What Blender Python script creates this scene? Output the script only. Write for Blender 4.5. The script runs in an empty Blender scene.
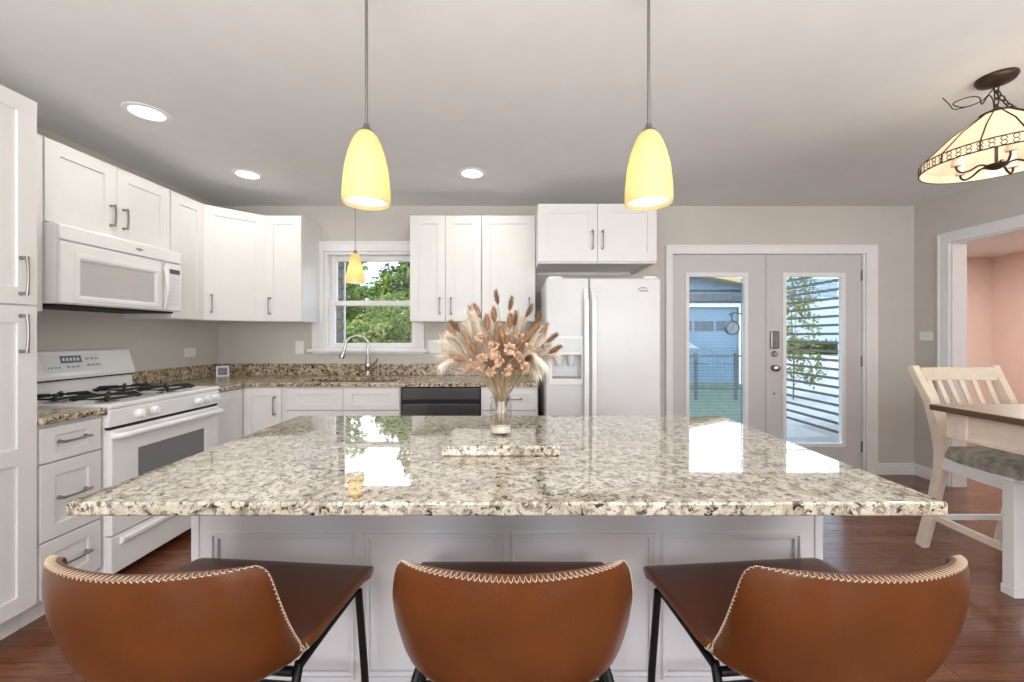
import bpy, bmesh, math, random
from mathutils import Vector, Matrix
R = math.radians
C = bpy.context.scene.collection
SC = bpy.context.scene
random.seed(7)

# ------------------------------------------------------------------ camera, world, light, exposure
H = 1.26                       # lens height; every size below follows from it and the 0.905 m worktops
cam_d = bpy.data.cameras.new('camera'); cam = bpy.data.objects.new('camera', cam_d); C.objects.link(cam)
cam.location = (0, 0, H); cam.rotation_euler = (R(90), 0, 0)
cam_d.sensor_width = 36; cam_d.lens = 409 / 1024 * 36
cam_d.shift_x = -1 / 1024; cam_d.shift_y = -5 / 1024; cam_d.clip_start = 0.02
SC.camera = cam
SC.view_settings.view_transform = 'Standard'; SC.view_settings.look = 'None'
SC.view_settings.gamma = 1; SC.view_settings.use_curve_mapping = False
SC.view_settings.exposure = 0.36

def world():
    w = bpy.data.worlds.new('sky'); SC.world = w; w.use_nodes = True
    n = w.node_tree.nodes; l = w.node_tree.links; n.clear()
    out = n.new('ShaderNodeOutputWorld'); bg = n.new('ShaderNodeBackground')
    tc = n.new('ShaderNodeTexCoord'); sp = n.new('ShaderNodeSeparateXYZ')
    rp = n.new('ShaderNodeValToRGB'); nz = n.new('ShaderNodeTexNoise'); rc = n.new('ShaderNodeValToRGB'); mx = n.new('ShaderNodeMix')
    mx.data_type = 'RGBA'
    e = rp.color_ramp.elements
    e[0].position = 0.0; e[0].color = (0.20, 0.24, 0.29, 1); q = e.new(.15); q.color = (.26, .33, .42, 1); q = e.new(.24); q.color = (0.80, 0.86, 0.93, 1); e = (e[0], e[3]); e[1].position = 0.7; e[1].color = (0.30, 0.52, 0.86, 1)
    nz.inputs['Scale'].default_value = 2.4; nz.inputs['Detail'].default_value = 6
    rc.color_ramp.elements[0].position = 0.45; rc.color_ramp.elements[1].position = 0.62
    l.new(tc.outputs['Generated'], sp.inputs[0]); l.new(sp.outputs['Z'], rp.inputs[0])
    l.new(tc.outputs['Generated'], nz.inputs['Vector']); l.new(nz.outputs[0], rc.inputs[0])
    mm = n.new('ShaderNodeMath'); mm.operation = 'MULTIPLY'; mr = n.new('ShaderNodeMapRange'); mr.inputs[1].default_value = .14; mr.inputs[2].default_value = .25; l.new(sp.outputs['Z'], mr.inputs[0]); l.new(mr.outputs[0], mm.inputs[0]); l.new(rc.outputs[0], mm.inputs[1]); l.new(mm.outputs[0], mx.inputs['Factor']); l.new(rp.outputs[0], mx.inputs['A']); mx.inputs['B'].default_value = (0.97, 0.98, 1, 1)
    l.new(mx.outputs['Result'], bg.inputs['Color']); bg.inputs['Strength'].default_value = 4.6
    l.new(bg.outputs[0], out.inputs[0])
world()

def lamp(kind, name, loc, energy, color=(1, 1, 1), rot=(0, 0, 0), **kw):
    d = bpy.data.lights.new(name, kind); d.energy = energy; d.color = color
    for k, v in kw.items(): setattr(d, k, v)
    o = bpy.data.objects.new(name, d); C.objects.link(o); o.location = loc; o.rotation_euler = rot
    return o
lamp('SUN', 'sun', (-6, 6, 12), 2.2, (1, .95, .86), (R(12), R(-42), 0), angle=R(0.6))
# unseen fill lamps added behind the camera: two from the rear, one aimed upward
for lx in (-1.2, 2.0):
    lamp('AREA', 'rear_fill', (lx, -3.05, 1.45), 21, (1, .985, .96), (R(90), 0, 0), shape='RECTANGLE', size=1.9, size_y=1.5)
lamp('AREA', 'ceiling_fill', (.8, -1.2, 1.35), 150, (1, .985, .97), (R(166), 0, 0), shape='RECTANGLE', size=5.2, size_y=2.6)
DOWN = [(-1.941, 2.17), (-1.946, 3.0), (-0.298, 2.98), (-1.94, 0.9), (-0.3, -0.9), (1.5, -0.9), (-1.94, -0.9), (3.0, 0.2)]
for x, y in DOWN:
    lamp('AREA', 'downlight_glow', (x, y, 2.43), 2.0, (1, .965, .91), (0, 0, 0), shape='DISK', size=.14)
lamp('AREA', 'hall_fill', (5.9, 4.4, 2.41), 42, (1, .97, .93), (0, 0, 0), shape='DISK', size=.5)  # unseen lamps added to brighten the hall, no fixture modelled
lamp('AREA', 'hall_fill', (5.4, 2.8, 2.41), 18, (1, .97, .93), (0, 0, 0), shape='DISK', size=.4)

# ------------------------------------------------------------------ materials
def lin(c):
    return tuple(((v / 255) / 12.92 if v / 255 <= .04045 else ((v / 255 + .055) / 1.055) ** 2.4) for v in c) + (1,)
def mat(name, c, rough=.5, metal=0, bump=0, bscale=60, vary=0, vscale=8, **kw):
    m = bpy.data.materials.new(name); m.use_nodes = True
    n = m.node_tree.nodes; l = m.node_tree.links; p = n['Principled BSDF']
    col = lin(c); p.inputs['Base Color'].default_value = col
    p.inputs['Roughness'].default_value = rough; p.inputs['Metallic'].default_value = metal
    for k, v in kw.items(): p.inputs[k.replace('_', ' ')].default_value = v
    tc = n.new('ShaderNodeTexCoord')
    nz = n.new('ShaderNodeTexNoise'); nz.inputs['Scale'].default_value = vscale; nz.inputs['Detail'].default_value = 5
    l.new(tc.outputs['Object'], nz.inputs['Vector'])
    rp = n.new('ShaderNodeValToRGB')
    v = vary or .02
    rp.color_ramp.elements[0].color = tuple(x * (1 - v) for x in col[:3]) + (1,)
    rp.color_ramp.elements[1].color = tuple(min(1, x * (1 + v)) for x in col[:3]) + (1,)
    rp.color_ramp.elements[0].position = .3; rp.color_ramp.elements[1].position = .7
    l.new(nz.outputs[0], rp.inputs[0]); l.new(rp.outputs[0], p.inputs['Base Color'])
    if bump:
        nb = n.new('ShaderNodeTexNoise'); nb.inputs['Scale'].default_value = bscale; nb.inputs['Detail'].default_value = 4
        l.new(tc.outputs['Object'], nb.inputs['Vector'])
        b = n.new('ShaderNodeBump'); b.inputs['Strength'].default_value = bump; b.inputs['Distance'].default_value = .004
        l.new(nb.outputs[0], b.inputs['Height']); l.new(b.outputs[0], p.inputs['Normal'])
    return m
def emit(name, c, s):
    m = bpy.data.materials.new(name); m.use_nodes = True
    n = m.node_tree.nodes; n.clear(); e = n.new('ShaderNodeEmission'); o = n.new('ShaderNodeOutputMaterial')
    e.inputs[0].default_value = lin(c); e.inputs[1].default_value = s
    m.node_tree.links.new(e.outputs[0], o.inputs[0]); return m
def glass(name, tint=(1, 1, 1, 1), refl=.06):
    m = bpy.data.materials.new(name); m.use_nodes = True
    n = m.node_tree.nodes; l = m.node_tree.links; n.clear()
    o = n.new('ShaderNodeOutputMaterial'); t = n.new('ShaderNodeBsdfTransparent'); g = n.new('ShaderNodeBsdfGlossy')
    mx = n.new('ShaderNodeMixShader'); lw = n.new('ShaderNodeLayerWeight'); lw.inputs[0].default_value = .5; fr = n.new('ShaderNodeMath'); fr.operation = 'POWER'; fr.inputs[1].default_value = 4; f2 = n.new('ShaderNodeMath'); f2.operation = 'MULTIPLY_ADD'; f2.inputs[1].default_value = .6; f2.inputs[2].default_value = refl * .6; l.new(lw.outputs['Facing'], fr.inputs[0]); l.new(fr.outputs[0], f2.inputs[0]); fr = f2
    t.inputs[0].default_value = tint; g.inputs['Roughness'].default_value = .01
    l.new(fr.outputs[0], mx.inputs[0]); l.new(t.outputs[0], mx.inputs[1]); l.new(g.outputs[0], mx.inputs[2]); l.new(mx.outputs[0], o.inputs[0])
    return m
def lampglass(name, c, e, trans=.6):
    m = bpy.data.materials.new(name); m.use_nodes = True
    n = m.node_tree.nodes; l = m.node_tree.links; n.clear()
    o = n.new('ShaderNodeOutputMaterial'); d = n.new('ShaderNodeBsdfDiffuse'); t = n.new('ShaderNodeBsdfTranslucent')
    g = n.new('ShaderNodeBsdfGlossy'); mx = n.new('ShaderNodeMixShader'); m2 = n.new('ShaderNodeMixShader'); ad = n.new('ShaderNodeAddShader'); em = n.new('ShaderNodeEmission')
    col = lin(c)
    tc = n.new('ShaderNodeTexCoord'); nz = n.new('ShaderNodeTexNoise'); nz.inputs['Scale'].default_value = 9
    rp = n.new('ShaderNodeValToRGB'); rp.color_ramp.elements[0].color = tuple(x * .93 for x in col[:3]) + (1,); rp.color_ramp.elements[1].color = col
    l.new(tc.outputs['Object'], nz.inputs[0]); l.new(nz.outputs[0], rp.inputs[0])
    for s in (d, t): l.new(rp.outputs[0], s.inputs[0])
    l.new(rp.outputs[0], em.inputs[0]); em.inputs[1].default_value = e
    g.inputs['Roughness'].default_value = .12; mx.inputs[0].default_value = trans; m2.inputs[0].default_value = .05
    l.new(d.outputs[0], mx.inputs[1]); l.new(t.outputs[0], mx.inputs[2]); l.new(mx.outputs[0], m2.inputs[1]); l.new(g.outputs[0], m2.inputs[2])
    l.new(m2.outputs[0], ad.inputs[0]); l.new(em.outputs[0], ad.inputs[1]); l.new(ad.outputs[0], o.inputs[0])
    return m
def granite(name, cream, tan, grey, dark, amt=.5, rough=.045, fs=1.4):
    m = bpy.data.materials.new(name); m.use_nodes = True
    n = m.node_tree.nodes; l = m.node_tree.links; p = n['Principled BSDF']
    p.inputs['Roughness'].default_value = rough; p.inputs['IOR'].default_value = 1.55; p.inputs['Coat Weight'].default_value = .8 if rough < .1 else 0; p.inputs['Coat Roughness'].default_value = .02; p.inputs['Coat IOR'].default_value = 1.6
    tc = n.new('ShaderNodeTexCoord')
    def noise(sc, det, ro=.6, dist=0, off=0):
        mp = n.new('ShaderNodeMapping'); mp.inputs['Location'].default_value = (off, off * 2, off * 3)
        l.new(tc.outputs['Object'], mp.inputs[0])
        z = n.new('ShaderNodeTexNoise'); z.inputs['Scale'].default_value = sc * fs; z.inputs['Detail'].default_value = det
        z.inputs['Roughness'].default_value = ro; z.inputs['Distortion'].default_value = dist
        l.new(mp.outputs[0], z.inputs['Vector']); return z
    def ramp(src, a, b):
        r = n.new('ShaderNodeValToRGB'); r.color_ramp.elements[0].position = a; r.color_ramp.elements[1].position = b
        l.new(src.outputs[0], r.inputs[0]); return r
    def mix(f, a, b):
        x = n.new('ShaderNodeMix'); x.data_type = 'RGBA'
        l.new(f.outputs[0], x.inputs['Factor'])
        if isinstance(a, tuple): x.inputs['A'].default_value = a
        else: l.new(a.outputs['Result'], x.inputs['A'])
        x.inputs['B'].default_value = b; return x
    c = mix(ramp(noise(13, 6, .7, .5, 1), .44, .60), lin(cream), lin(tan))
    c = mix(ramp(noise(26, 6, .72, .8, 5), .60 - .14 * amt, .68 - .14 * amt), c, lin(grey))
    c = mix(ramp(noise(36, 5, .72, .5, 9), .66 - .14 * amt, .71 - .14 * amt), c, lin(dark))
    c = mix(ramp(noise(75, 4, .7, .4, 13), .68 - .10 * amt, .72 - .10 * amt), c, lin(tuple(v * .6 for v in dark)))
    l.new(c.outputs['Result'], p.inputs['Base Color'])
    return m
def planks(name, c1, c2, c3, scale_along=1.1, w=.083, rough=.2):
    m = bpy.data.materials.new(name); m.use_nodes = True
    n = m.node_tree.nodes; l = m.node_tree.links; p = n['Principled BSDF']
    p.inputs['Roughness'].default_value = rough
    tc = n.new('ShaderNodeTexCoord')
    br = n.new('ShaderNodeTexBrick'); l.new(tc.outputs['Object'], br.inputs['Vector'])
    br.inputs['Scale'].default_value = 1; br.inputs['Brick Width'].default_value = scale_along; br.inputs['Row Height'].default_value = w
    br.inputs['Mortar Size'].default_value = .0012; br.inputs['Color1'].default_value = lin(c1); br.inputs['Color2'].default_value = lin(c2)
    br.inputs['Mortar'].default_value = lin(tuple(v * .45 for v in c1)); br.inputs['Mortar Smooth'].default_value = .3
    mp = n.new('ShaderNodeMapping'); mp.inputs['Scale'].default_value = (2.2, 26, 1); l.new(tc.outputs['Object'], mp.inputs[0])
    nz = n.new('ShaderNodeTexNoise'); nz.inputs['Scale'].default_value = 2.2; nz.inputs['Detail'].default_value = 8; nz.inputs['Distortion'].default_value = 1.4
    l.new(mp.outputs[0], nz.inputs['Vector'])
    rp = n.new('ShaderNodeValToRGB'); rp.color_ramp.elements[0].position = .38; rp.color_ramp.elements[1].position = .66
    l.new(nz.outputs[0], rp.inputs[0])
    mx = n.new('ShaderNodeMix'); mx.data_type = 'RGBA'; mx.inputs['B'].default_value = lin(c3)
    ml = n.new('ShaderNodeMath'); ml.operation = 'MULTIPLY'; ml.inputs[1].default_value = .7; l.new(rp.outputs[0], ml.inputs[0])
    l.new(ml.outputs[0], mx.inputs['Factor']); l.new(br.outputs['Color'], mx.inputs['A']); l.new(mx.outputs['Result'], p.inputs['Base Color'])
    b = n.new('ShaderNodeBump'); b.inputs['Strength'].default_value = .12; b.inputs['Distance'].default_value = .002
    l.new(nz.outputs[0], b.inputs['Height']); l.new(b.outputs[0], p.inputs['Normal'])
    return m
def leafmat(name, c1, c2):
    m = bpy.data.materials.new(name); m.use_nodes = True
    n = m.node_tree.nodes; l = m.node_tree.links; n.clear()
    o = n.new('ShaderNodeOutputMaterial'); d = n.new('ShaderNodeBsdfDiffuse'); t = n.new('ShaderNodeBsdfTranslucent'); mx = n.new('ShaderNodeMixShader')
    tc = n.new('ShaderNodeTexCoord'); nz = n.new('ShaderNodeTexNoise'); nz.inputs['Scale'].default_value = 3.5
    rp = n.new('ShaderNodeValToRGB'); rp.color_ramp.elements[0].color = lin(c1); rp.color_ramp.elements[1].color = lin(c2)
    rp.color_ramp.elements[0].position = .35; rp.color_ramp.elements[1].position = .65
    l.new(tc.outputs['Object'], nz.inputs[0]); l.new(nz.outputs[0], rp.inputs[0])
    l.new(rp.outputs[0], d.inputs[0]); l.new(rp.outputs[0], t.inputs[0]); mx.inputs[0].default_value = .35
    l.new(d.outputs[0], mx.inputs[1]); l.new(t.outputs[0], mx.inputs[2]); l.new(mx.outputs[0], o.inputs[0])
    return m

WALL = mat('greige_wall_paint', (206, 202, 195), .85, bump=.05, bscale=220)
CEIL = mat('ceiling_paint', (226, 227, 227), .9, bump=.05, bscale=160)
TRIM = mat('white_trim_paint', (238, 238, 238), .4)
PINK = mat('blush_wall_paint', (228, 205, 194), .85)
CAB = mat('white_cabinet_paint', (229, 228, 226), .38)
ISL = mat('island_paint', (222, 222, 226), .45)
ENAM = mat('white_enamel', (240, 240, 239), .16)
FRID = mat('white_fridge_enamel', (220, 221, 222), .22, bump=.06, bscale=500)
NICK = mat('brushed_nickel', (150, 147, 143), .3, 1)
STEEL = mat('satin_steel', (190, 188, 184), .22, 1)
BLACK = mat('black_metal', (18, 18, 19), .42, .3)
IRON = mat('black_iron', (26, 25, 25), .6)
DARK = mat('dark_gap', (22, 22, 22), .7)
DSTEEL = mat('dark_steel', (92, 92, 94), .25, .85)
OVENG = mat('oven_window', (120, 121, 124), .12)
MICROG = mat('microwave_window', (196, 196, 196), .1)
PANELG = mat('control_overlay', (224, 226, 228), .3)
DISP = mat('display', (70, 78, 92), .2)
GREYP = mat('grey_print', (150, 152, 156), .4)
GRAN = granite('cream_granite', (216, 208, 190), (186, 176, 156), (144, 134, 118), (58, 50, 43), .76, .045, 1.55)
GRAN2 = granite('brown_granite', (214, 200, 176), (184, 164, 134), (132, 112, 88), (66, 54, 43), .85, .2, 1.1)
WOOD = planks('red_oak_floor', (134, 86, 60), (112, 67, 45), (84, 48, 33))
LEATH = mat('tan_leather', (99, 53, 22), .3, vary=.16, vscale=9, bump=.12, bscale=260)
LEATHI = mat('inner_leather', (84, 48, 34), .36, vary=.14, vscale=9, bump=.12, bscale=260)  # darker brown for the inner face of the stool shell
THREAD = mat('cream_thread', (225, 205, 180), .7)
PGLASS = lampglass('amber_glass', (245, 227, 175), .10)
CGLASS = lampglass('cream_art_glass', (250, 238, 216), .2)
LED = emit('lit_diffuser', (255, 250, 240), 3.2)
LED2 = emit('pendant_diffuser', (255, 248, 232), 1.15)
BULB = emit('lit_bulb', (255, 236, 200), 3)
BRONZE = mat('aged_bronze', (66, 50, 42), .45, .6)
CLEAR = glass('clear_pane', (.96, .97, .97, 1))
TINT = glass('door_pane', (.90, .94, .96, 1))
DOORP = mat('grey_door_paint', (206, 206, 207), .45)
BLIND = mat('blind_slat', (150, 160, 166), .5)
OAKW = mat('whitewashed_wood', (230, 214, 196), .5, vary=.06, vscale=14)
WHITEW = mat('white_painted_wood', (236, 234, 232), .45)
TTOP = mat('weathered_brown_top', (172, 152, 130), .32, vary=.12, vscale=12)
TEDGE = mat('dark_brown_edge', (96, 70, 50), .4)
SEATF = mat('mottled_grey_fabric', (158, 150, 140), .9, vary=.35, vscale=26, bump=.4, bscale=180)
SAND = mat('white_sand', (226, 216, 200), .9)
STEM = mat('dry_stem', (168, 146, 116), .8)
TAN1 = mat('tan_seedhead', (178, 140, 104), .95, vary=.2, vscale=40)
TAN2 = mat('brown_seedhead', (134, 100, 76), .95, vary=.2, vscale=40)
PLUM = mat('cream_plume', (244, 232, 216), .95)
PLUMP = mat('blush_plume', (224, 190, 164), .95, vary=.1, vscale=30)
ROSE = mat('blush_petals', (212, 178, 150), .9, vary=.12, vscale=30)
TWIG = mat('dark_twig', (74, 58, 52), .8)
JAR = glass('jar_glass', (.95, .96, .96, 1))
PLASTIC = mat('white_plastic', (240, 240, 238), .35)
SIDING = mat('taupe_siding', (112, 100, 86), .8)
LEAF1 = leafmat('leaf_bright', (80, 108, 44), (132, 156, 78))
LEAF2 = leafmat('leaf_dark', (34, 56, 28), (66, 90, 44))
LEAF3 = leafmat('leaf_olive', (110, 120, 66), (168, 168, 110))
BARK = mat('bark', (96, 78, 62), .95)
GRASS = mat('grass', (70, 84, 54), .95, vary=.3, vscale=6)
CONC = mat('pale_concrete', (158, 153, 146), .9, vary=.06)
FENCEW = mat('weathered_fence', (134, 112, 90), .9, vary=.12)
GARW = mat('shade_blue_siding', (92, 118, 138), .7)  # light siding darkened, so its shade is in the colour
GARD = mat('shade_blue_garage_door', (108, 134, 152), .6)  # door darkened like the siding, shade put into the paint
GARG = mat('garage_window', (60, 74, 90), .2)
RAFT = mat('tan_wood', (206, 172, 120), .7)
SLATD = mat('dark_slat', (74, 70, 66), .7)
ROOFM = mat('roof_shingle', (96, 92, 90), .9)

# ------------------------------------------------------------------ mesh helpers
class MB:
    def __init__(s): s.bm = bmesh.new(); s.mi = 0
    def v(s, p): return s.bm.verts.new(p)
    def f(s, vs):
        try: fc = s.bm.faces.new(vs)
        except ValueError: return None
        fc.material_index = s.mi; return fc
    def box(s, x0, x1, y0, y1, z0, z1, M=None):
        ps = [(x, y, z) for x in (x0, x1) for y in (y0, y1) for z in (z0, z1)]
        if M: ps = [M @ Vector(p) for p in ps]
        a = [s.v(p) for p in ps]
        for q in ((0, 1, 3, 2), (4, 6, 7, 5), (0, 4, 5, 1), (2, 3, 7, 6), (0, 2, 6, 4), (1, 5, 7, 3)): s.f([a[i] for i in q])
        return s
    def tube(s, pts, r, n=8, closed=False):
        pts = [Vector(p) for p in pts]; k = len(pts)
        rs = r if isinstance(r, (list, tuple)) else [r] * k
        rings = []; nrm = None
        for i in range(k):
            if closed: t = pts[(i + 1) % k] - pts[i - 1]
            else: t = pts[min(i + 1, k - 1)] - pts[max(i - 1, 0)]
            if t.length < 1e-9: t = Vector((0, 0, 1))
            t.normalize()
            if nrm is None:
                a = Vector((0, 0, 1)) if abs(t.z) < .9 else Vector((1, 0, 0)); nrm = t.cross(a).normalized()
            else:
                nrm = nrm - t * nrm.dot(t)
                nrm = nrm.normalized() if nrm.length > 1e-6 else t.orthogonal().normalized()
            b = t.cross(nrm)
            rings.append([s.v(pts[i] + (nrm * math.cos(2 * math.pi * j / n) + b * math.sin(2 * math.pi * j / n)) * rs[i]) for j in range(n)])
        for i in range(k if closed else k - 1):
            A, B = rings[i], rings[(i + 1) % k]
            for j in range(n): s.f([A[j], A[(j + 1) % n], B[(j + 1) % n], B[j]])
        if not closed: s.f(rings[0][::-1]); s.f(rings[-1])
        return s
    def sweep(s, pts, side, w, t):               # rectangular section; side = fixed width direction
        pts = [Vector(p) for p in pts]; side = Vector(side).normalized(); k = len(pts); rings = []
        ws = w if isinstance(w, (list, tuple)) else [w] * k
        ts = t if isinstance(t, (list, tuple)) else [t] * k
        for i in range(k):
            tg = (pts[min(i + 1, k - 1)] - pts[max(i - 1, 0)]).normalized(); nn = tg.cross(side).normalized()
            a, b = side * ws[i] / 2, nn * ts[i] / 2
            rings.append([s.v(pts[i] + q) for q in (a + b, -a + b, -a - b, a - b)])
        for A, B in zip(rings, rings[1:]):
            for j in range(4): s.f([A[j], A[(j + 1) % 4], B[(j + 1) % 4], B[j]])
        s.f(rings[0][::-1]); s.f(rings[-1]); return s
    def lathe(s, prof, n=32, c=(0, 0, 0), M=None, a0=0):
        rings = []
        for r, z in prof:
            if r < 1e-6:
                p = Vector((0, 0, z)); p = M @ p if M else p + Vector(c); rings.append([s.v(p)])
            else:
                ring = []
                for j in range(n):
                    a = a0 + 2 * math.pi * j / n; p = Vector((r * math.cos(a), r * math.sin(a), z)); p = M @ p if M else p + Vector(c); ring.append(s.v(p))
                rings.append(ring)
        for A, B in zip(rings, rings[1:]):
            if len(A) == 1 and len(B) == 1: continue
            for j in range(n):
                j2 = (j + 1) % n
                if len(A) == 1: s.f([A[0], B[j], B[j2]])
                elif len(B) == 1: s.f([A[j], A[j2], B[0]])
                else: s.f([A[j], A[j2], B[j2], B[j]])
        return s
    def prism(s, poly, fn, w0, w1):
        a = [s.v(fn(u, v, w0)) for u, v in poly]; b = [s.v(fn(u, v, w1)) for u, v in poly]; k = len(poly)
        s.f(a); s.f(b[::-1])
        for i in range(k): s.f([a[i], b[i], b[(i + 1) % k], a[(i + 1) % k]])
        return s
    def slab(s, rect, holes, w0, w1, fn):
        us = sorted({rect[0], rect[1], *[h[0] for h in holes], *[h[1] for h in holes]}); vs = sorted({rect[2], rect[3], *[h[2] for h in holes], *[h[3] for h in holes]})
        us = [u for u in us if rect[0] - 1e-9 <= u <= rect[1] + 1e-9]; vs = [v for v in vs if rect[2] - 1e-9 <= v <= rect[3] + 1e-9]
        nu, nv = len(us) - 1, len(vs) - 1
        def solid(i, j):
            if not (0 <= i < nu and 0 <= j < nv): return False
            cu, cv = (us[i] + us[i + 1]) / 2, (vs[j] + vs[j + 1]) / 2
            return not any(h[0] < cu < h[1] and h[2] < cv < h[3] for h in holes)
        ch = {}
        def g(i, j, w):
            k = (i, j, w)
            if k not in ch: ch[k] = s.v(fn(us[i], vs[j], w))
            return ch[k]
        for i in range(nu):
            for j in range(nv):
                if not solid(i, j): continue
                q = [(i, j), (i + 1, j), (i + 1, j + 1), (i, j + 1)]
                s.f([g(a, b, w0) for a, b in q]); s.f([g(a, b, w1) for a, b in q][::-1])
                for (di, dj), (a, b) in (((0, -1), (q[0], q[1])), ((1, 0), (q[1], q[2])), ((0, 1), (q[2], q[3])), ((-1, 0), (q[3], q[0]))):
                    if not solid(i + di, j + dj): s.f([g(*a, w0), g(*b, w0), g(*b, w1), g(*a, w1)])
        return s
    def ball(s, c, rx, ry=None, rz=None, n=12, k=7, M=None):
        ry = ry or rx; rz = rz or rx
        prof = [(math.sin(math.pi * i / k), -math.cos(math.pi * i / k)) for i in range(k + 1)]
        prof[0] = (0, -1); prof[-1] = (0, 1)
        m = Matrix.Translation(Vector(c)) @ (M or Matrix.Identity(4)) @ Matrix.Diagonal((rx, ry, rz, 1))
        return s.lathe(prof, n, M=m)
    def build(s, name, mats, parent=None, bevel=0, smooth=None, seg=2, solid=0, sub=0, recalc=True, loc=None, rot=None):
        if recalc: bmesh.ops.recalc_face_normals(s.bm, faces=s.bm.faces)
        if smooth:
            for fc in s.bm.faces: fc.smooth = True
            for e in s.bm.edges:
                if len(e.link_faces) == 2 and e.calc_face_angle(0) > R(smooth): e.smooth = False
        me = bpy.data.meshes.new(name); s.bm.to_mesh(me); s.bm.free()
        for m in (mats if isinstance(mats, (list, tuple)) else [mats]): me.materials.append(m)
        o = bpy.data.objects.new(name, me); C.objects.link(o)
        if parent: o.parent = parent
        if loc: o.location = loc
        if rot: o.rotation_euler = rot
        if solid:
            q = o.modifiers.new('thickness', 'SOLIDIFY'); q.thickness = solid; q.offset = -1
            if len(me.materials) > 1: q.material_offset = 1; q.material_offset_rim = 0
        if bevel:
            q = o.modifiers.new('bevel', 'BEVEL'); q.width = bevel; q.segments = seg; q.limit_method = 'ANGLE'; q.angle_limit = R(35)
        if sub:
            q = o.modifiers.new('subdivision', 'SUBSURF'); q.levels = sub; q.render_levels = sub
        return o
def smooth(pts, k=5):                # Catmull-Rom through the points
    P = [Vector(p) for p in pts]; out = []
    for i in range(len(P) - 1):
        a, b, c, d = P[max(i - 1, 0)], P[i], P[i + 1], P[min(i + 2, len(P) - 1)]
        for q in range(k):
            f = q / k; out.append(.5 * (2 * b + (c - a) * f + (2 * a - 5 * b + 4 * c - d) * f * f + (3 * b - a - 3 * c + d) * f ** 3))
    return out + [P[-1]]
XZ = lambda u, v, w: (u, w, v)      # slab in a wall facing -Y
YZ = lambda u, v, w: (w, u, v)      # slab in a side wall
XY = lambda u, v, w: (u, v, w)      # horizontal slab
def tag(o, label, cat, group=None, kind=None):
    if label: o['label'] = label
    if cat: o['category'] = cat
    if group: o['group'] = group
    if kind: o['kind'] = kind
    return o
def thing(name, label, cat, loc=(0, 0, 0), rz=0, group=None):
    o = bpy.data.objects.new(name, None); C.objects.link(o); o.empty_display_size = .1
    o.location = loc; o.rotation_euler = (0, 0, rz)
    return tag(o, label, cat, group)
def struct(o): o['kind'] = 'structure'; return o
def copy_tree(o, parent=None):
    c = o.copy(); C.objects.link(c)
    if parent: c.parent = parent
    for ch in list(o.children): copy_tree(ch, c)
    return c

# ------------------------------------------------------------------ room shell
WL, WR, D, ZC, RB = -2.68, 3.66, 3.73, 2.445, -3.2
WT = .115
HX1, HY1, HXM = 7.2, 6.15, 5.02           # the blush room beyond the opening
WIN = (-1.72, -.86, 1.13, 2.03)           # hole for the window (x0, x1, z0, z1)
DR = (1.44, 3.21, 0, 2.02)                # hole for the french doors
OP = (2.0, 3.418, 0, 2.04)                # opening in the right wall (y0, y1, z0, z1)
struct(MB().box(WL - WT, WR, RB - WT, D + WT, -.12, 0).build('floor', WOOD))
HP = [(WR, 1.2), (HX1 + .1, 1.2), (HX1 + .1, HY1 + .1), (5.1, HY1 + .1), (4.0, D + WT), (WR, D + WT)]
struct(MB().prism(HP, XY, -.12, 0).build('floor_hall', WOOD))
struct(MB().box(WL - WT, WR + WT, RB - WT, D + WT, ZC, ZC + .15).build('ceiling', CEIL))
struct(MB().prism([(WR + WT, 1.2)] + HP[1:5] + [(WR + WT, D + WT)], XY, ZC, ZC + .15).build('ceiling_hall', CEIL))
struct(MB().slab((WL - WT, WR + WT, 0, ZC), [WIN, DR], D, D + WT, XZ).build('wall_back', WALL))
struct(MB().box(WL - WT, WL, RB - WT, D, 0, ZC).build('wall_left', WALL))
o = MB().slab((RB - WT, D, 0, ZC), [OP], WR, WR + WT, YZ).build('wall_right', [WALL, PINK])
for p in o.data.polygons:
    if p.normal.x > .5: p.material_index = 1
struct(o)
FILL_OPENINGS = [(-2.15, -.25, .7, 2.2), (1.05, 2.95, .7, 2.2)]  # unseen openings added in the rear wall for fill light
struct(MB().slab((WL, WR, 0, ZC), FILL_OPENINGS, RB - WT, RB, XZ).build('wall_front', WALL))
# blush room
w = MB()
w.prism([(WR + WT, D), (4.0, D), (5.1, HY1), (5.1, HY1 + .12), (4.98, HY1 + .12), (3.93, D + .12), (WR + WT, D + .12)], XY, 0, ZC)
w.box(5.1, HX1 + .1, HY1, HY1 + .12, 0, ZC).box(HX1, HX1 + .1, 1.2, HY1, 0, ZC).box(WR + WT, HX1, 1.1, 1.2, 0, ZC)
struct(w.build('wall_hall', PINK))
b = MB()
b.box(5.1, HX1, HY1 - .014, HY1, 0, .11).box(HX1 - .014, HX1, 1.2, HY1 - .014, 0, .11)
struct(b.build('baseboard_hall', TRIM, bevel=.004))
def board(bm, a0, a1, fn):
    bm.prism([(0, 0), (.016, 0), (.016, .075), (.011, .085), (.011, .095), (.005, .102), (0, .102)], fn, a0, a1)
b = MB(); board(b, 3.312, WR, lambda u, v, t: (t, D - u, v)); struct(b.build('baseboard_back', TRIM))
b = MB(); board(b, 3.51, D - .016, lambda u, v, t: (WR - u, t, v)); board(b, RB, OP[0] - .09, lambda u, v, t: (WR - u, t, v)); struct(b.build('baseboard_right', TRIM))
b = MB(); board(b, RB, 1.28, lambda u, v, t: (WL + u, t, v)); struct(b.build('baseboard_left', TRIM))
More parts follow.
